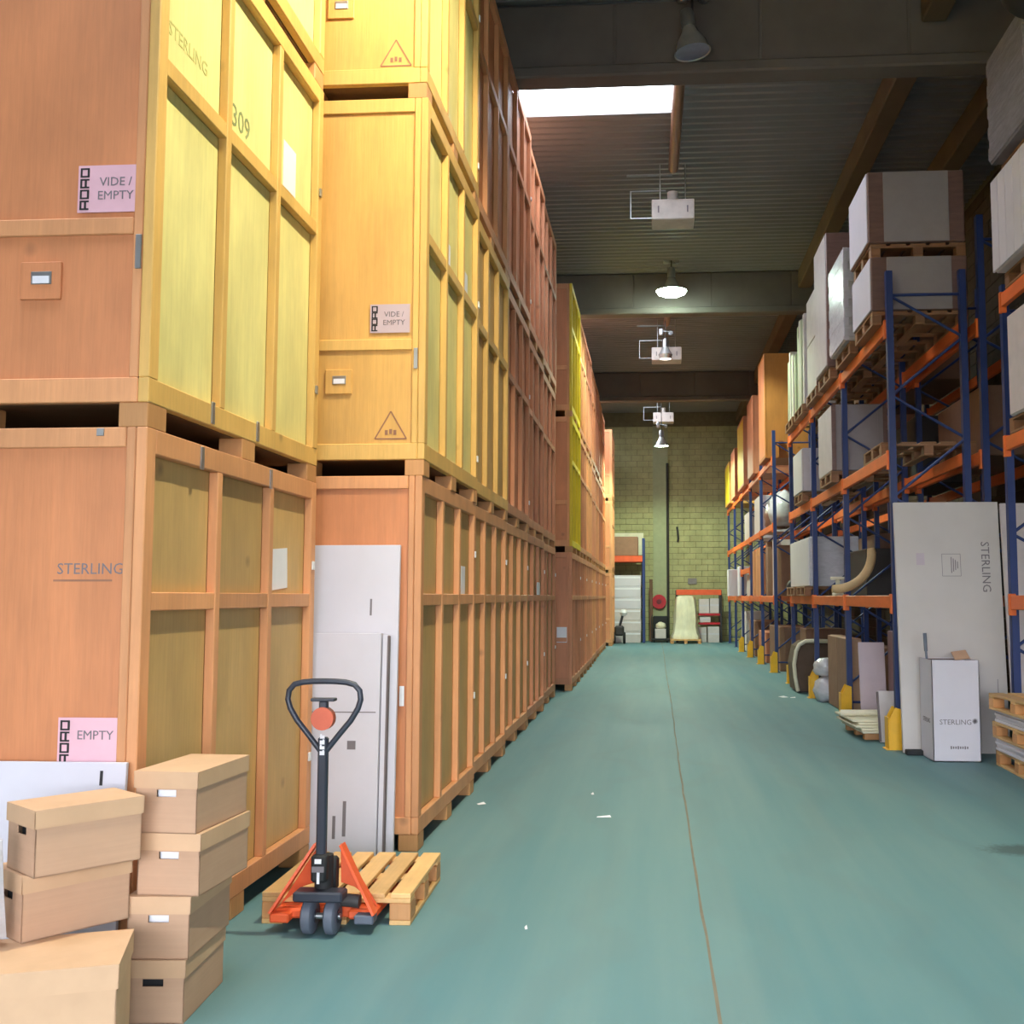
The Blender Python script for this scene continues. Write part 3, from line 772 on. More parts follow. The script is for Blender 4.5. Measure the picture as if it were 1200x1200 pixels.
def bundle(label, x0, x1, y0, y1, z0, z1, n, m, seed, lean=0.04, name='board_bundle', cat='boards'):
    t = thing(name, label, cat, ((x0+x1)/2, (y0+y1)/2, z0)); rg = random.Random(seed)
    w, d = x1-x0, y1-y0
    for k in range(n):
        h = (z1-z0)*rg.uniform(0.82, 1.0)
        yy = -d/2+d*(k+0.5)/n
        piece('board', m if rg.random() < 0.75 else pale_box, t, (rg.uniform(0, 0.05), yy, h/2+0.004), (w*rg.uniform(0.75, 0.95), d/n*0.86, h), 0.006, (0, rg.uniform(0, lean)*0.2, 0))
    return t
P(2.78, 17.05, LA, 'pallet under the pale upright boards, third bay top level')
bundle('pale greenish film-wrapped boards standing upright on the third bay top level', 2.26, 2.9, 16.6, 17.5, LA+0.146, 5.95, 6, film_green, 2)
P(2.78, 18.25, LA, 'pallet under the second bundle of pale boards, third bay top level')
bundle('pale boards standing upright at the far end of the third bay top level', 2.28, 2.9, 17.85, 18.7, LA+0.146, 5.75, 5, film_green, 4)
# middle level
P(2.88, 11.85, LB, 'empty pallet on the middle level of the first bay')
P(2.78, 14.45, LB, 'pallet under the lilac carton, second bay middle level')
carton('wrapped_carton', 'pinkish carton greyed for dim light on the middle level of the second bay', 2.30, 3.02, 13.95, 15.1, LB+0.146, 4.02, dimmed_card, dimmed_card, film_dark, pale_box)
P(2.78, 17.2, LB, 'pallet under the white carton, third bay middle level')
carton('wrapped_carton', 'white carton on the middle level of the third bay', 2.28, 3.0, 16.62, 17.7, LB+0.146, 3.82, pale_box, white_card, None, white_card)
# lower level
P(2.78, 17.1, LC, 'pallet under the wide white wrapped load, nearer half'); P(2.78, 18.35, LC, 'pallet under the wide white wrapped load, farther half')
carton('wrapped_load', 'wide white film-wrapped load on the lower level of the third bay', 2.36, 3.12, 16.55, 18.9, LC+0.146, 2.44, film, film, None, white_card, film_m=None)
g = G()
pts = []
for k in range(15):
    a = R(-95+k*7.5); pts.append((2.17+0.44*math.cos(a), 13.1, 2.03+0.42*math.sin(a)))
g.tube(pts, [0.045]+[0.055]*13+[0.045], 10)
tag(g.build('curved_roll', beige, None, (0, 0, 0)), 'curved beige foam roll lying on the lower level of the second bay', 'foam roll')
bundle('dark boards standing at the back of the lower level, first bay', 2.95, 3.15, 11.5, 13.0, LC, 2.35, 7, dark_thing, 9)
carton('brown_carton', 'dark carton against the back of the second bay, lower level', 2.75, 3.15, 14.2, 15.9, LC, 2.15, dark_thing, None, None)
o = G().box((0, 0, 0.02), (0.12, 0.2, 0.04), 0.008).box((0, 0, 0.13), (0.05, 0.06, 0.2), 0.008).box((0, 0, 0.23), (0.18, 0.08, 0.04), 0.01).build('wooden_stand', cream, None, (2.41, 14.35, LC))
tag(o, 'small cream T-shaped stand on the lower rack beam', 'stand')
o = G().lathe([(0.05, -0.1), (0.13, -0.1), (0.15, -0.05), (0.15, 0.05), (0.13, 0.1), (0.05, 0.1), (0.05, -0.1)], n=20, M=Matrix.Rotation(R(90), 4, 'X')).build('dark_ring', dark_thing, None, (2.45, 18.95, LC+0.15))
tag(o, 'dark round reel resting at the end of the lower rack level', 'reel')
# floor under the first rack
carton('mauve_carton', 'dull mauve carton on the floor at the back of the first bay', 2.72, 3.3, 11.8, 12.9, 0, 1.12, mat('mauve_card', (140, 108, 112), 0.7), None, None)
board('lilac_card_sheet', 'lilac white panel leaning against the mauve carton under the first bay', 2.38, 2.68, 12.72, 12.85, 0.98, 0.02, lilac)
t = thing('board_stack', 'low stack of pale boards on wood battens, jutting out beside the rack foot', 'boards', (2.44, 12.16, 0), R(3))
for k in range(3): piece('batten', block_wood, t, (0.0, -0.42+0.4*k, 0.04), (0.5, 0.09, 0.08))
for k in range(5): piece('pale_board', cream, t, (-0.05+0.03*(k % 2)-0.01*k, -0.1+0.04*k, 0.092+0.024*k), (0.5+0.03*(k % 3), 0.98-0.03*k, 0.022), 0.004)
G().cyl((-0.40, 0.0, 0.235), (0.25, -0.1, 0.245), 0.035, 12).build('white_roll', cream, t)
t, o = board('grey_card_sheet', 'tilted grey panel with a dark edge by the first rack foot', 2.33, 2.60, 11.46, 11.58, 0.52, 0.03, pale_box)
piece('dark_edge', white_edge, o, (-0.13, 0, 0), (0.02, 0.035, 0.52), 0.002)
def armchair():
    t = thing('wrapped_sofa_end', 'dark brown upholstered seat with a cream edge, standing on end under the third bay', 'sofa', (2.27, 17.55, 0))
    prof = [(-0.05, 0.03), (0.55, 0.03), (0.6, 0.1), (0.6, 0.74), (0.52, 0.80), (0.1, 0.80), (-0.02, 0.72), (-0.08, 0.45)]
    G().prism(prof, -0.35, 0.5, 1).build('upholstery', brown_fabric, t)
    edge = [(x, -0.36, z) for x, z in [(-0.03, 0.03), (-0.07, 0.25), (-0.085, 0.45), (-0.05, 0.66), (0.0, 0.76), (0.1, 0.815), (0.3, 0.82), (0.55, 0.81)]]
    G().tube(edge, 0.032, 8).build('cream_edge', cream, t)
    G().box((0.25, 0.05, 0.02), (0.5, 0.6, 0.04), 0.01).build('plinth', dark_thing, t)
armchair()
carton('brown_carton', 'brown carton on the floor behind the dark seat', 2.5, 3.2, 18.15, 18.9, 0, 0.98, card_brown, card_brown)
t = carton('brown_carton', 'tall brown carton on the floor between the second and third bays', 2.47, 2.66, 14.05, 15.55, 0, 0.98, card, None, None, card_brown, joints=2)
carton('brown_carton', 'wide brown carton at the back of the second bay floor', 2.70, 3.2, 14.3, 15.6, 0, 0.85, card_brown, None)
def sack(label, loc, sx, sy, sz, m, seed, name='plastic_sack'):
    me_g = G(); rg = random.Random(seed)
    bm = bmesh.new(); bmesh.ops.create_icosphere(bm, subdivisions=3, radius=1)
    ph = [rg.uniform(0, 6) for _ in range(6)]
    for v in bm.verts:
        p = v.co.copy(); k = 1+0.09*math.sin(5*p.x+ph[0])*math.cos(4*p.y+ph[1])+0.06*math.sin(9*p.z+ph[2]+3*p.x)+0.05*math.sin(11*p.y+ph[3])
        z = p.z*k; z = max(z, -0.72)
        v.co = (p.x*k*sx, p.y*k*sy, (z+0.72)/1.72*sz)
    me = bpy.data.meshes.new(name); bm.to_mesh(me); bm.free(); me.materials.append(m); me.shade_smooth()
    o = bpy.data.objects.new(name, me); C.objects.link(o); o.location = loc
    return tag(o, label, 'sack')
o1 = sack('white plastic sack on the floor beside the third rack foot', (2.48, 15.95, 0), 0.17, 0.30, 0.38, film, 1)
o2 = sack('white plastic sack lying on top of another by the third rack foot', (2.47, 15.98, 0.365), 0.15, 0.24, 0.26, film, 2)
# far rack loads
def plycrate(label, x0, x1, y0, y1, z0, z1, fm, sm):
    t = thing('plywood_box', label, 'crate', ((x0+x1)/2, (y0+y1)/2, z0)); w, d, h = x1-x0, y1-y0, z1-z0
    piece('body', fm, t, (0, 0, h/2), (w-0.03, d-0.03, h-0.004), 0.004)
    piece('side_panel', sm, t, (-w/2+0.006, 0, h/2), (0.02, d-0.14, h-0.14), 0)
    for s in (-1, 1):
        piece('corner_post', fm, t, (-w/2+0.01, s*(d/2-0.04), h/2), (0.03, 0.07, h-0.01))
        piece('rail', fm, t, (-w/2+0.01, 0, h/2+s*(h/2-0.04)), (0.03, d-0.15, 0.07))
    return t
dark_ply = wood('ply_shade', (178, 112, 52))
for (a, b, zt, fm, sm, lab) in [(22.0, 23.3, 6.55, dark_ply, ply_orange, 'tall orange-brown plywood box, nearest on the top level of the far rack'),
                               (24.75, 26.2, 6.2, ply_red, ply_red, 'pinkish brown plywood box, second on the top level of the far rack'),
                               (27.35, 29.3, 6.15, ply_red, ply_lemon, 'yellow-sided plywood box, third on the top level of the far rack'),
                               (30.4, 31.9, 5.75, ply_red, ply_red, 'brown plywood box, fourth on the top level of the far rack'),
                               (32.7, 34.6, 5.65, ply_ochre, ply_lemon, 'small yellow-sided plywood box, last on the top level of the far rack')]:
    plycrate(lab, 2.28, 3.2, a, b, LA, zt, fm, sm)
sack('white plastic-wrapped bundle, nearer one on the far rack middle level', (2.68, 22.6, LB), 0.30, 0.42, 0.72, film, 5, 'wrapped_bundle')
sack('grey plastic-wrapped bundle, farther one on the far rack middle level', (2.70, 23.6, LB), 0.3, 0.40, 0.62, film_dark, 6, 'wrapped_bundle')
carton('wrapped_carton', 'pale carton on the middle level behind the wrapped bundles', 2.4, 3.1, 24.7, 26.0, LB, 3.85, pale_box, white_card)
carton('wrapped_carton', 'pale carton farther along the middle level of the far rack', 2.4, 3.1, 27.4, 28.9, LB, 3.7, pale_box, white_card)
bundle('tan boards standing upright, nearest on the far rack lower level', 2.42, 3.0, 22.0, 24.2, LC, 2.75, 5, card_brown, 21)
bundle('tan boards standing upright, second on the far rack lower level', 2.40, 3.0, 24.7, 26.9, LC, 2.65, 4, bar_pine, 22)
bundle('pale boards standing upright, third on the far rack lower level', 2.42, 3.0, 27.4, 29.6, LC, 2.2, 4, pale_box, 23)
carton('white_carton', 'tall white carton jutting into the aisle from the far rack lower level', 2.10, 2.6, 31.0, 31.6, LC, 2.3, white_card, white_card)
carton('white_carton', 'tall white carton just behind another on the far rack lower level', 2.34, 2.8, 30.1, 30.8, LC, 2.36, white_card, white_card)
for k, (a, b, h, m, c2) in enumerate([(22.1, 24.1, 0.9, card_brown, 'brown carton on the floor under the first far rack bay'), (24.8, 26.6, 0.7, ply_red, 'reddish wooden box on the floor under the second far rack bay'), (27.5, 29.2, 0.9, card_brown, 'brown carton on the floor under the third far rack bay'), (30.2, 31.8, 1.1, pale_box, 'pale carton on the floor under the fourth far rack bay')]):
    carton('floor_carton', c2, 2.52, 3.2, a, b, 0, h, m, m)
# second row loads, seen through the first
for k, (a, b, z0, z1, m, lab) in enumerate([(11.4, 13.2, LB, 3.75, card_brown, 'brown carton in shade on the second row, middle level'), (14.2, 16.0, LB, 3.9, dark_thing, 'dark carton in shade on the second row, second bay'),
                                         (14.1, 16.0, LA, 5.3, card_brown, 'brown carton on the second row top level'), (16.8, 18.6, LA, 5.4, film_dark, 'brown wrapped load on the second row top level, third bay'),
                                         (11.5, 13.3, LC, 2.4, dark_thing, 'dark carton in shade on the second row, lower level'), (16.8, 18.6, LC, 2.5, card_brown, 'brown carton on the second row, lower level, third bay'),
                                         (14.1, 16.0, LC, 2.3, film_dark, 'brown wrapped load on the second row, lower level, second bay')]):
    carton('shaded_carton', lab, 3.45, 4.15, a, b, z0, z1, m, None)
for k in range(3):
    pass
# nearest rack loads
P(3.74, 9.45, LA, 'pallet under the white boards at the right edge, top level')
carton('board_load', 'white upright boards on a pallet at the right edge of the photo, top level', 3.16, 4.2, 8.95, 9.95, LA+0.146, 5.38, pale_box, None, None, white_card, joints=5)
P(3.74, 9.45, 5.39, 'pallet between the white boards and the wrapped load at the right edge')
carton('wrapped_load', 'film-wrapped load in dimmed white at the top right edge of the photo', 3.14, 4.2, 8.95, 9.95, 5.54, 6.55, film_dimmed, None, None, film_dimmed, film_m=film_dimmed)
P(3.74, 9.45, LB, 'pallet under the grey carton at the right edge, middle level')
carton('wrapped_carton', 'grey white carton at the right edge, middle level', 3.22, 4.1, 8.95, 9.85, LB+0.146, 4.08, pale_box, None, None, pale_box)
# ---------------------------------------------------------------- things standing at the first rack
t, o = board('white_card_sheet', 'big white cardboard sheet marked STERLING, leaning at the end of the blue rack', 2.40, 3.42, 10.74, 10.92, 2.46, 0.05, panel_card)
lettering('STERLING', 0.115, ink_grey, o, (0.36, -0.0265, 0.58), (R(90), R(90), 0))
for k in range(4): piece('printed_line', ink_grey, o, (0.03+0.02*k, -0.026, 0.60), (0.008, 0.001, 0.16-0.03*k), 0)
g = G()
for a, b, c2, d2 in ((0.03, 0.71, 0.18, 0.004), (0.03, 0.49, 0.18, 0.004), (-0.06, 0.60, 0.004, 0.22), (0.12, 0.60, 0.004, 0.22)): g.box((a, -0.026, b), (c2, 0.001, d2))
g.build('printed_frame', ink_grey, o)
piece('printed_line', ink_grey, o, (-0.27, -0.026, -0.72), (0.008, 0.001, 0.26), 0); piece('printed_line', ink_grey, o, (0.42, -0.026, -0.6), (0.006, 0.001, 0.16), 0)
piece('faint_stain', lilac, o, (-0.27, -0.0255, 0.66), (0.08, 0.001, 0.12), 0)
o = G().box((0, 0, 0.025), (0.16, 0.09, 0.05), 0.008).build('floor_block', black_rubber, None, (2.60, 10.62, 0)); tag(o, 'small black block on the floor at the foot of the big white sheet', 'block')
o.location = (2.48, 10.62, 0)
t, o = board('white_card_sheet', 'greyish white sheet standing behind the rack braces at the right edge', 3.425, 4.3, 10.62, 10.85, 2.44, 0.04, pale_box)
piece('dark_line', ink_grey, o, (-0.12, -0.0205, 0.7), (0.008, 0.001, 0.8), 0)
t = thing('tall_carton', 'tall white open carton marked STERLING, standing before the big white sheet', 'carton', (2.772, 10.42, 0))
w, d, h = 0.43, 0.45, 0.93; g = G(); th = 0.006
g.box((0, 0, 0.004), (w, d, 0.008))
for s in (-1, 1): g.box((s*(w/2-th/2), 0, h/2), (th, d, h)); g.box((0, s*(d/2-th/2), h/2), (w, th, h))
o = g.build('carton_body', white_card, t)
lettering('STERLING', 0.066, ink_grey, t, (-0.01, -d/2-0.002, 0.36), FRONT, sx=1.0)
g = G()
for k in range(6):
    a = k*math.pi/6; g.box((0, 0, 0), (0.05, 0.001, 0.006), M=Matrix.Rotation(a, 4, 'Y'))
g.build('printed_emblem', ink_grey, t, (0.165, -d/2-0.0012, 0.372))
g = G()
for k in range(8): g.box((-0.055+0.021*k, -d/2-0.001, 0.13), (0.013, 0.001, 0.022 if k % 3 else 0.028))
g.build('blurred_print', ink_grey, t)
lettering('STERLING', 0.06, ink_grey, t, (-w/2-0.002, 0.0, 0.36), (R(90), 0, R(-90)))
g = G().box((0, 0, 0), (0.14, 0.13, 0.005)); g.build('open_flap', card, t, (0.14, 0.10, h+0.03), (R(35), R(-8), 0))
g = G().box((0, 0, 0), (w-0.02, 0.07, 0.005)); g.build('open_flap', card_brown, t, (0, d/2-0.03, h-0.012), (R(-6), 0, 0))
o = G().cyl((0, 0, 0), (-0.07, 0.02, 0.99), 0.011, 8).cyl((-0.07, 0.02, 0.99), (-0.077, 0.022, 1.16), 0.017, 8).build('broom_handle', mat('handle_grey', (112, 118, 132), 0.5), None, (2.64, 10.42, 0.012))
tag(o, 'grey stick with a blue grip standing in the tall white carton', 'stick')
# stack of three pallets with white sheets between
z = 0.0
for k in range(3):
    p = make_pallet(1.2, 0.8, ['wooden pallet at the bottom of the laden stack, right of the tall white carton', 'wooden pallet in the middle of the laden stack, right of the tall white carton', 'wooden pallet on top of the laden stack, right of the tall white carton'][k], group='stack of laden pallets')
    p.location = (3.46-0.015*k, 9.45-0.01*k, z); p.rotation_euler = (0, 0, R(1.5*k-1.5)); z += 0.146
    if k < 2:
        t = thing('sheet_stack', ['stack of white sheets on the bottom pallet, right of the carton', 'stack of white sheets on the middle pallet, right of the carton'][k], 'sheets', (3.47, 9.43, z))
        for q in range(4): piece('sheet', white_card, t, (0.01*(q % 2)-0.02, 0.012*q-0.02, 0.013+0.0262*q), (0.80, 1.14-0.02*q, 0.025), 0.004)
        z += 0.106
# black unit hanging by the beam, top right
t = thing('hanging_fan', 'black round fan unit hanging under the roof at the top right corner', 'fan', (2.95, 8.55, 0))
G().lathe([(0.02, -0.2), (0.28, -0.2), (0.32, -0.1), (0.32, 0.15), (0.2, 0.3), (0.02, 0.32)], n=20, M=Matrix.Translation((0.22, 0, 6.55))@Matrix.Rotation(R(70), 4, 'X')).build('drum', black_rubber, t)
G().cyl((0.22, 0, 6.6), (0.22, 0, CEIL), 0.03, 8).build('hanger', dark_thing, t)

# ---------------------------------------------------------------- lamps, heaters and pipe overhead
def high_bay(label, x, y, ztop, zb, r, bulb, power, tilt=0.0, col=(0.78, 1.0, 0.72), cone=160, bowl=False):
    t = thing('high_bay_lamp', label, 'lamp', (x, y, 0), 0, 'high bay lamps over the aisle')
    G().cyl((0, 0, zb+0.42), (0, 0, ztop), 0.012, 6).build('hanger', dark_thing, t)
    G().box((-0.10, 0, zb+0.62), (0.10, 0.08, 0.16), 0.02).cyl((0.12, 0, zb+0.60), (0.12, 0.06, zb+0.60), 0.05, 12).cyl((-0.08, 0, zb+0.64), (0.12, 0, zb+0.62), 0.015, 6).build('junction_box', steel, t)
    M = Matrix.Translation((0, 0, zb))@Matrix.Rotation(tilt, 4, 'Y')
    G().lathe([(0.001, 0.46), (0.06, 0.46), (0.075, 0.42), (0.075, 0.27), (0.055, 0.25)], n=16, M=M).build('ballast_housing', steel, t)
    G().lathe([(0.07, 0.27), (0.10, 0.20), (0.16, 0.10), (r, 0.0), (r+0.008, -0.004), (r-0.004, 0.004), (0.15, 0.105), (0.09, 0.205), (0.06, 0.27)], n=28, M=M).build('reflector', mat('reflector', (190, 192, 190), 0.25, 0.6, rnd=0), t)
    G().lathe([(0.001, -0.002), (r*0.5, -0.001), (r-0.006, 0.006), (r*0.5, 0.012), (0.001, 0.012)], n=28, M=M).build('glass_disc', bulb, t)
    if bowl:
        G().lathe([(r-0.01, -0.004), (r*0.9, -0.04), (r*0.6, -0.08), (0.001, -0.10)], n=24, M=M).build('glow_bowl', bulb, t)  # emissive bowl added below the rim to widen the visible glow
    if power:
        l = bpy.data.lights.new('lamp_light', 'SPOT'); l.energy = power; l.spot_size = R(cone); l.spot_blend = 0.25; l.shadow_soft_size = 0.05; l.color = col
        o = bpy.data.objects.new('lamp_light', l); C.objects.link(o); o.location = (x, y, zb-(0.14 if bowl else 0.038)); o.rotation_euler = (0, tilt, 0)
glass_off = mat('glass_off', (120, 124, 146), 0.2, rnd=0)
high_bay('lit high bay lamp over the nearest bay, above the pallet truck', 0.3, 4.8, CEIL, 7.1, 0.26, bulb_on, 480, R(38), col=(1.0, 0.92, 0.64), cone=125)
high_bay('unlit high bay lamp with silver reflector, nearest one, before the first concrete beam', 0.42, 10.75, CEIL, 7.17, 0.185, glass_off, 0, R(-8))
high_bay('lit high bay lamp glowing greenish white beneath the second beam', 0.34, 19.95, CEIL, 7.30, 0.29, bulb_on, 330, cone=142, bowl=True)
high_bay('small lit lamp in front of the second unit heater', 0.26, 23.75, CEIL, 6.85, 0.13, bulb_dim, 60, col=(1, 0.95, 0.85))
high_bay('lit high bay lamp hanging low, farthest one near the far wall', 0.21, 31.0, CEIL, 5.9, 0.2, bulb_on, 420, cone=166)
def heater(label, y, w, zc):
    t = thing('unit_heater', label, 'heater', (0.29, y, 0), 0, 'ceiling unit heaters')
    piece('casing', heater_white, t, (0, 0, zc), (w, 0.45, 0.30), 0.012)
    G().cyl((0, 0, zc+0.15), (0, 0, zc+0.33), 0.08, 14).build('flue', heater_white, t)
    for s in (-1, 1):
        piece('fixing_slot', ink_grey, t, (s*w*0.34, -0.228, zc), (0.02, 0.006, 0.10), 0)
        G().cyl((s*w*0.3, 0, zc+0.14), (s*w*0.3, 0, CEIL), 0.008, 6).build('hanger', steel, t)
    G().tube([(-w/2, 0, zc-0.05), (-0.62, 0, zc-0.05), (-0.62, 0, zc+0.36), (-0.1, 0, zc+0.36)], 0.012, 6).build('gas_pipe', steel, t)
    G().cyl((-0.68, 0.1, CEIL-0.12), (0.0, 0.1, CEIL-0.12), 0.02, 6).build('support_rail', steel, t)
    return t
heater('white box heater hung from the roof beyond the skylight, nearest of three', 15.4, 0.62, 7.14)
heater('white box heater hung behind the small lit lamp, middle of three', 24.3, 0.68, 7.05)
heater('white box heater hung near the far wall, farthest of three', 33.4, 0.64, 7.12)
for a, b, lab in ((11.5, 15.25, 'round brown pipe along the roof from the skylight to the nearest heater'), (21.1, 24.2, 'round brown pipe along the roof to the middle heater')):
    o = G().cyl((0.34, a, 7.82), (0.30, b, 7.78), 0.075, 12).build('roof_pipe', pipe_brown); tag(o, lab, 'pipe')
o = G().cyl((0.44, YB-0.14, 0), (0.44, YB-0.14, 6.1), 0.045, 8).build('wall_conduit', dark_thing); tag(o, 'dark vertical conduit running up the far block wall', 'pipe')
# ---------------------------------------------------------------- at the far wall
t = thing('shelving_bay', 'short rack bay with blue upright and red-orange beam at the far wall', 'rack', (0, 0, 0))
for x in (-1.95, -0.38):
    for y in (35.3, 36.3): G().box((x, y, 1.72), (0.09, 0.08, 3.44), 0.006).build('upright', rack_blue, t)
for y in (35.27, 36.33): piece('load_beam', jack_orange, t, (-1.165, y, 2.76), (1.5, 0.05, 0.20), 0.006)
piece('shelf_board', old_wood, t, (-1.165, 35.8, 2.845), (1.5, 1.0, 0.03), 0)
piece('back_panel', cream, t, (-1.165, 36.36, 3.3), (1.55, 0.03, 0.75), 0)
carton('brown_load', 'dark brown load on top of the far wall rack bay', -1.75, -0.55, 35.35, 36.2, 2.862, 3.5, card_brown, None, cat='load')
z = 0.0
for k in range(6):
    h = 0.37
    t = thing('white_carton', 'white carton in the stack under the far wall rack bay, %s from the floor' % ['first', 'second', 'third', 'fourth', 'fifth', 'sixth'][k], 'carton', (-0.98, 35.75, z))
    piece('body', white_card if k > 2 else pale_box, t, (0.012*(k % 2), 0, h/2), (1.0, 0.8, h-0.004), 0.012); piece('tape', paper, t, (0, -0.402, h*0.8), (0.98, 0.003, 0.05), 0); z += h
o = G().box((0, 0, 0), (0.72, 0.3, 0.05), 0.008).build('orange_plank', jack_orange, None, (-0.88, 35.1, 1.2), (R(-20), R(5), 0)); 
bpy.data.objects.remove(o)
t = thing('floor_machine', 'black wheeled floor machine with a pale round head beside the far cartons', 'machine', (-1.16, 34.6, 0))
for s in (-1, 1): G().lathe([(0.05, -0.04), (0.17, -0.04), (0.19, 0), (0.17, 0.04), (0.05, 0.04), (0.05, -0.04)], n=18, M=Matrix.Rotation(R(90), 4, 'Y')).build('wheel', black_rubber, t, (s*0.16, 0, 0.19))
G().box((0, 0.05, 0.42), (0.30, 0.42, 0.32), 0.05).build('motor_body', dark_thing, t)
G().cyl((0, 0, 0.5), (0.12, -0.02, 0.95), 0.04, 8).build('column', black_paint, t)
G().lathe([(0.001, 0.12), (0.09, 0.09), (0.13, 0), (0.09, -0.09), (0.001, -0.12)], n=16).build('pale_head', paper, t, (0.14, -0.03, 1.0))
t = thing('hose_reel', 'round red fire hose reel on the far wall left of the conduit', 'hose reel', (0.13, YB-0.14, 1.34))
M = Matrix.Rotation(R(90), 4, 'X')
G().lathe([(0.05, -0.08), (0.24, -0.08), (0.25, 0), (0.24, 0.08), (0.05, 0.08)], n=24, M=M).build('reel_drum', hose_red, t)
G().lathe([(0.001, 0.10), (0.08, 0.10), (0.09, 0.07)], n=16, M=M).build('reel_hub', mat('hub_red', (120, 20, 30), 0.4), t)
G().box((0, 0.05, 0.0), (0.06, 0.06, 0.5)).build('wall_bracket', hose_red, t)
o = G().box((0, 0, 1.05), (0.11, 0.09, 2.1), 0.01).build('timber_post', old_wood, None, (-0.14, 36.3, 0)); tag(o, 'brown timber post leaning place left of the red hose reel', 'post'); o['label'] = 'brown timber post standing left of the red hose reel'
t = thing('waste_trolley', 'small dark trolley carrying a cream bundle and white box below the hose reel', 'trolley', (0.17, 35.9, 0))
G().box((0, 0, 0.10), (0.62, 0.5, 0.06), 0.01).build('platform', dark_thing, t)
for sx in (-1, 1):
    for sy in (-1, 1): G().cyl((sx*0.22-0.02, sy*0.18, 0.05), (sx*0.22+0.02, sy*0.18, 0.05), 0.05, 12).build('caster', black_rubber, t)
    G().tube([(sx*0.29, 0.22, 0.12), (sx*0.29, 0.22, 0.85), (sx*0.26, 0.22, 0.9)], 0.018, 6).build('side_bar', dark_thing, t)
G().box((0, 0.1, 0.5), (0.5, 0.2, 0.74), 0.03).build('bin', black_rubber, t)
o = G().box((0, 0, 0.16), (0.36, 0.22, 0.32), 0.01).build('white_box', pale_box, None, (0.17, 35.72, 0.131)); tag(o, 'white box on the front of the dark trolley by the far wall', 'box')
sack('cream bundle resting on the white box below the hose reel', (0.18, 35.72, 0.452), 0.17, 0.12, 0.22, cream, 8, 'cream_bundle')
p = make_pallet(0.9, 0.98, 'pale pallet under the wrapped machine at the far wall'); p.location = (0.98, 35.2, 0)
t = thing('wrapped_machine', 'tall cream plastic-wrapped object on a pallet at the far wall', 'wrapped object', (0.98, 35.2, 0.146))
g = G(); n = 16; rings = []; prof = [(0.46, 0.0), (0.47, 0.10), (0.42, 0.18), (0.40, 0.4), (0.38, 0.7), (0.35, 1.0), (0.33, 1.25), (0.30, 1.36), (0.18, 1.40)]
for (r_, zz) in prof:
    for k in range(n):
        a = 2*math.pi*k/n; q = 1+0.05*math.sin(5*a+zz*6); c_, s_ = math.cos(a), math.sin(a)
        e = max(abs(c_), abs(s_)); f = 0.55+0.45/e
        g.v.append((r_*q*c_*f, r_*q*s_*f*0.85, zz))
for i in range(len(prof)-1):
    for k in range(n): g.f.append((i*n+k, i*n+(k+1) % n, (i+1)*n+(k+1) % n, (i+1)*n+k))
g.f.append(tuple((len(prof)-1)*n+k for k in range(n))); g.f.append(tuple(range(n))); g.smooth = True
g.build('plastic_wrap', mat('wrap_cream', (220, 216, 186), 0.3, var=0.12, scale=(8, 8, 3), bump=0.5, rnd=0), t)
t = thing('low_shelf', 'low shelf with orange top beam and red shelves right of the wrapped object', 'shelf', (0, 0, 0))
for x in (0.72, 2.18):
    for y in (35.9, 36.5): G().box((x, y, 0.86), (0.07, 0.07, 1.72), 0.004).build('upright', dark_thing, t)
piece('top_beam', jack_orange, t, (1.45, 35.87, 1.66), (1.5, 0.05, 0.18), 0.004)
for zz in (0.92, 0.62): piece('red_shelf', hose_red, t, (1.8, 36.2, zz), (0.72, 0.6, 0.07), 0.004)
o = None
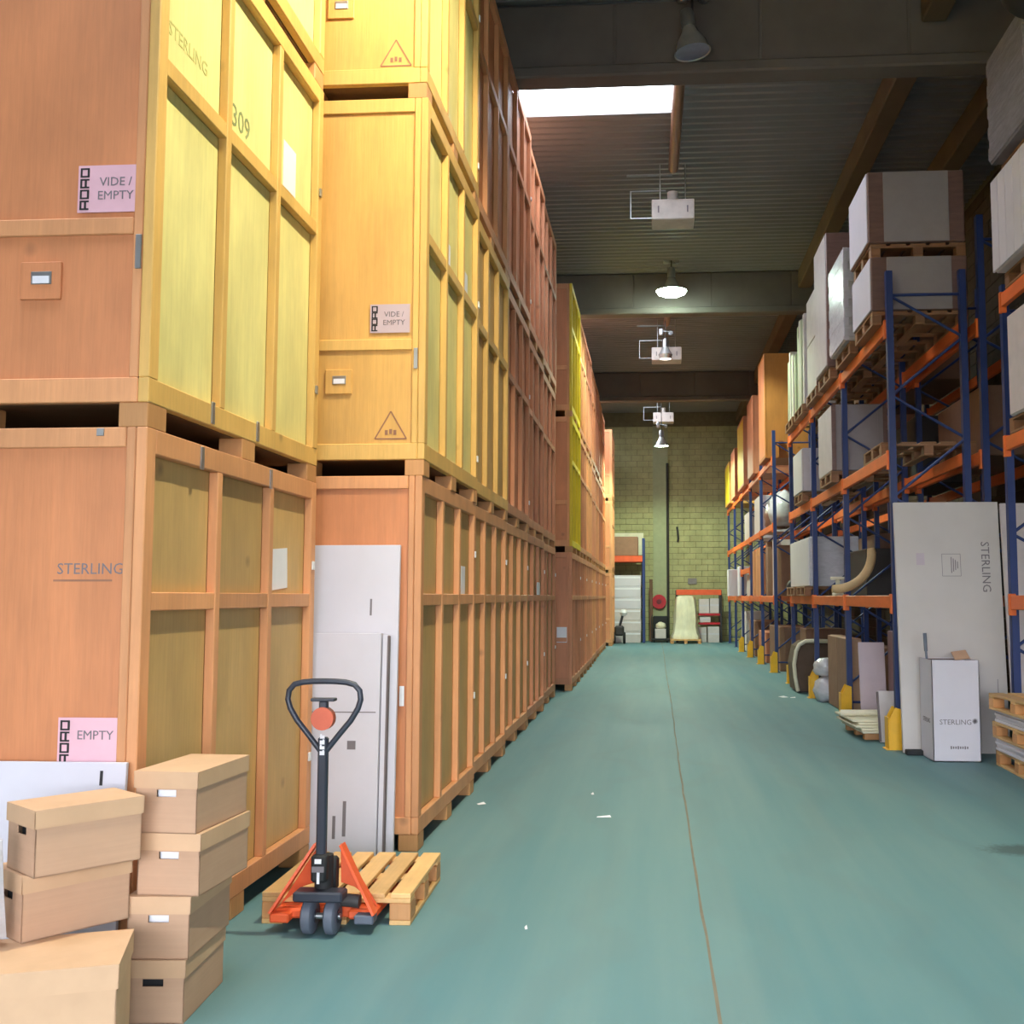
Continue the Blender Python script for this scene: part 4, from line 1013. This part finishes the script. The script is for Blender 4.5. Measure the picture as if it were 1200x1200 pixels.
for (x, y, z0, w, d, h, lab) in [(1.63, 36.15, 0.957, 0.34, 0.4, 0.48, 'white carton on the upper red shelf, nearer the wrapped object'), (1.97, 36.15, 0.957, 0.30, 0.4, 0.50, 'white carton on the upper red shelf, nearer the racks'),
                            (1.66, 36.15, 0.657, 0.36, 0.4, 0.20, 'grey carton on the lower red shelf'), (1.56, 36.1, 0, 0.28, 0.4, 0.50, 'pale carton on the floor under the red shelves'), (1.92, 35.9, 0, 0.38, 0.45, 0.52, 'white carton with bands on the floor under the red shelves')]:
    t = thing('white_carton', lab, 'carton', (x, y, z0)); piece('body', pale_box, t, (0, 0, h/2), (w, d, h), 0.01); piece('tape', white_card, t, (0, -d/2-0.002, h*0.55), (w*0.98, 0.003, 0.05), 0)
o = G().box((1.27, YB-0.045, 2.04), (0.30, 0.03, 0.20), 0.004).build('wall_plaque', mat('plaque', (128, 122, 122), 0.6), None); tag(o, 'small grey plaque on the far wall above the low shelf', 'sign')
g = G().tube([(0.76, YB-0.05, 3.9), (0.78, YB-0.09, 3.75), (0.80, YB-0.09, 3.5), (0.78, YB-0.08, 3.38)], 0.035, 8); o = g.build('wall_hook', dark_thing); tag(o, 'dark bracket hooked on the far block wall above the plaque', 'bracket')
# ---------------------------------------------------------------- litter on the floor
for k, (x, y, w, d, a, lab) in enumerate([(-0.49, 8.35, 0.02, 0.05, 10, 'white paper scrap on the floor in front of the long crate row'), (-0.36, 7.5, 0.10, 0.03, 0, 'pale dusty scrap on the floor left of the floor joint'), (-0.60, 5.0, 0.012, 0.035, 12, 'tiny white scrap on the floor right of the pallet'),
                                       (1.93, 16.5, 0.10, 0.16, 20, 'white paper scrap on the floor before the dark seat'), (2.06, 16.4, 0.08, 0.08, -10, 'smaller white scrap near the third rack foot'), (-1.28, 7.9, 0.06, 0.04, 30, 'small pale scrap beside the foot of the first crate in the long row')]):
    g = G(); g.add([(-w/2, -d/2, 0.001), (w/2, -d/2, 0.003), (w/2*0.8, d/2, 0.012), (-w/2, d/2, 0.002), (0, 0, 0.010)], [(0, 1, 4), (1, 2, 4), (2, 3, 4), (3, 0, 4)])
    o = g.build('paper_scrap', paper, None, (x, y, 0.001), (0, 0, R(a))); tag(o, lab, 'litter')
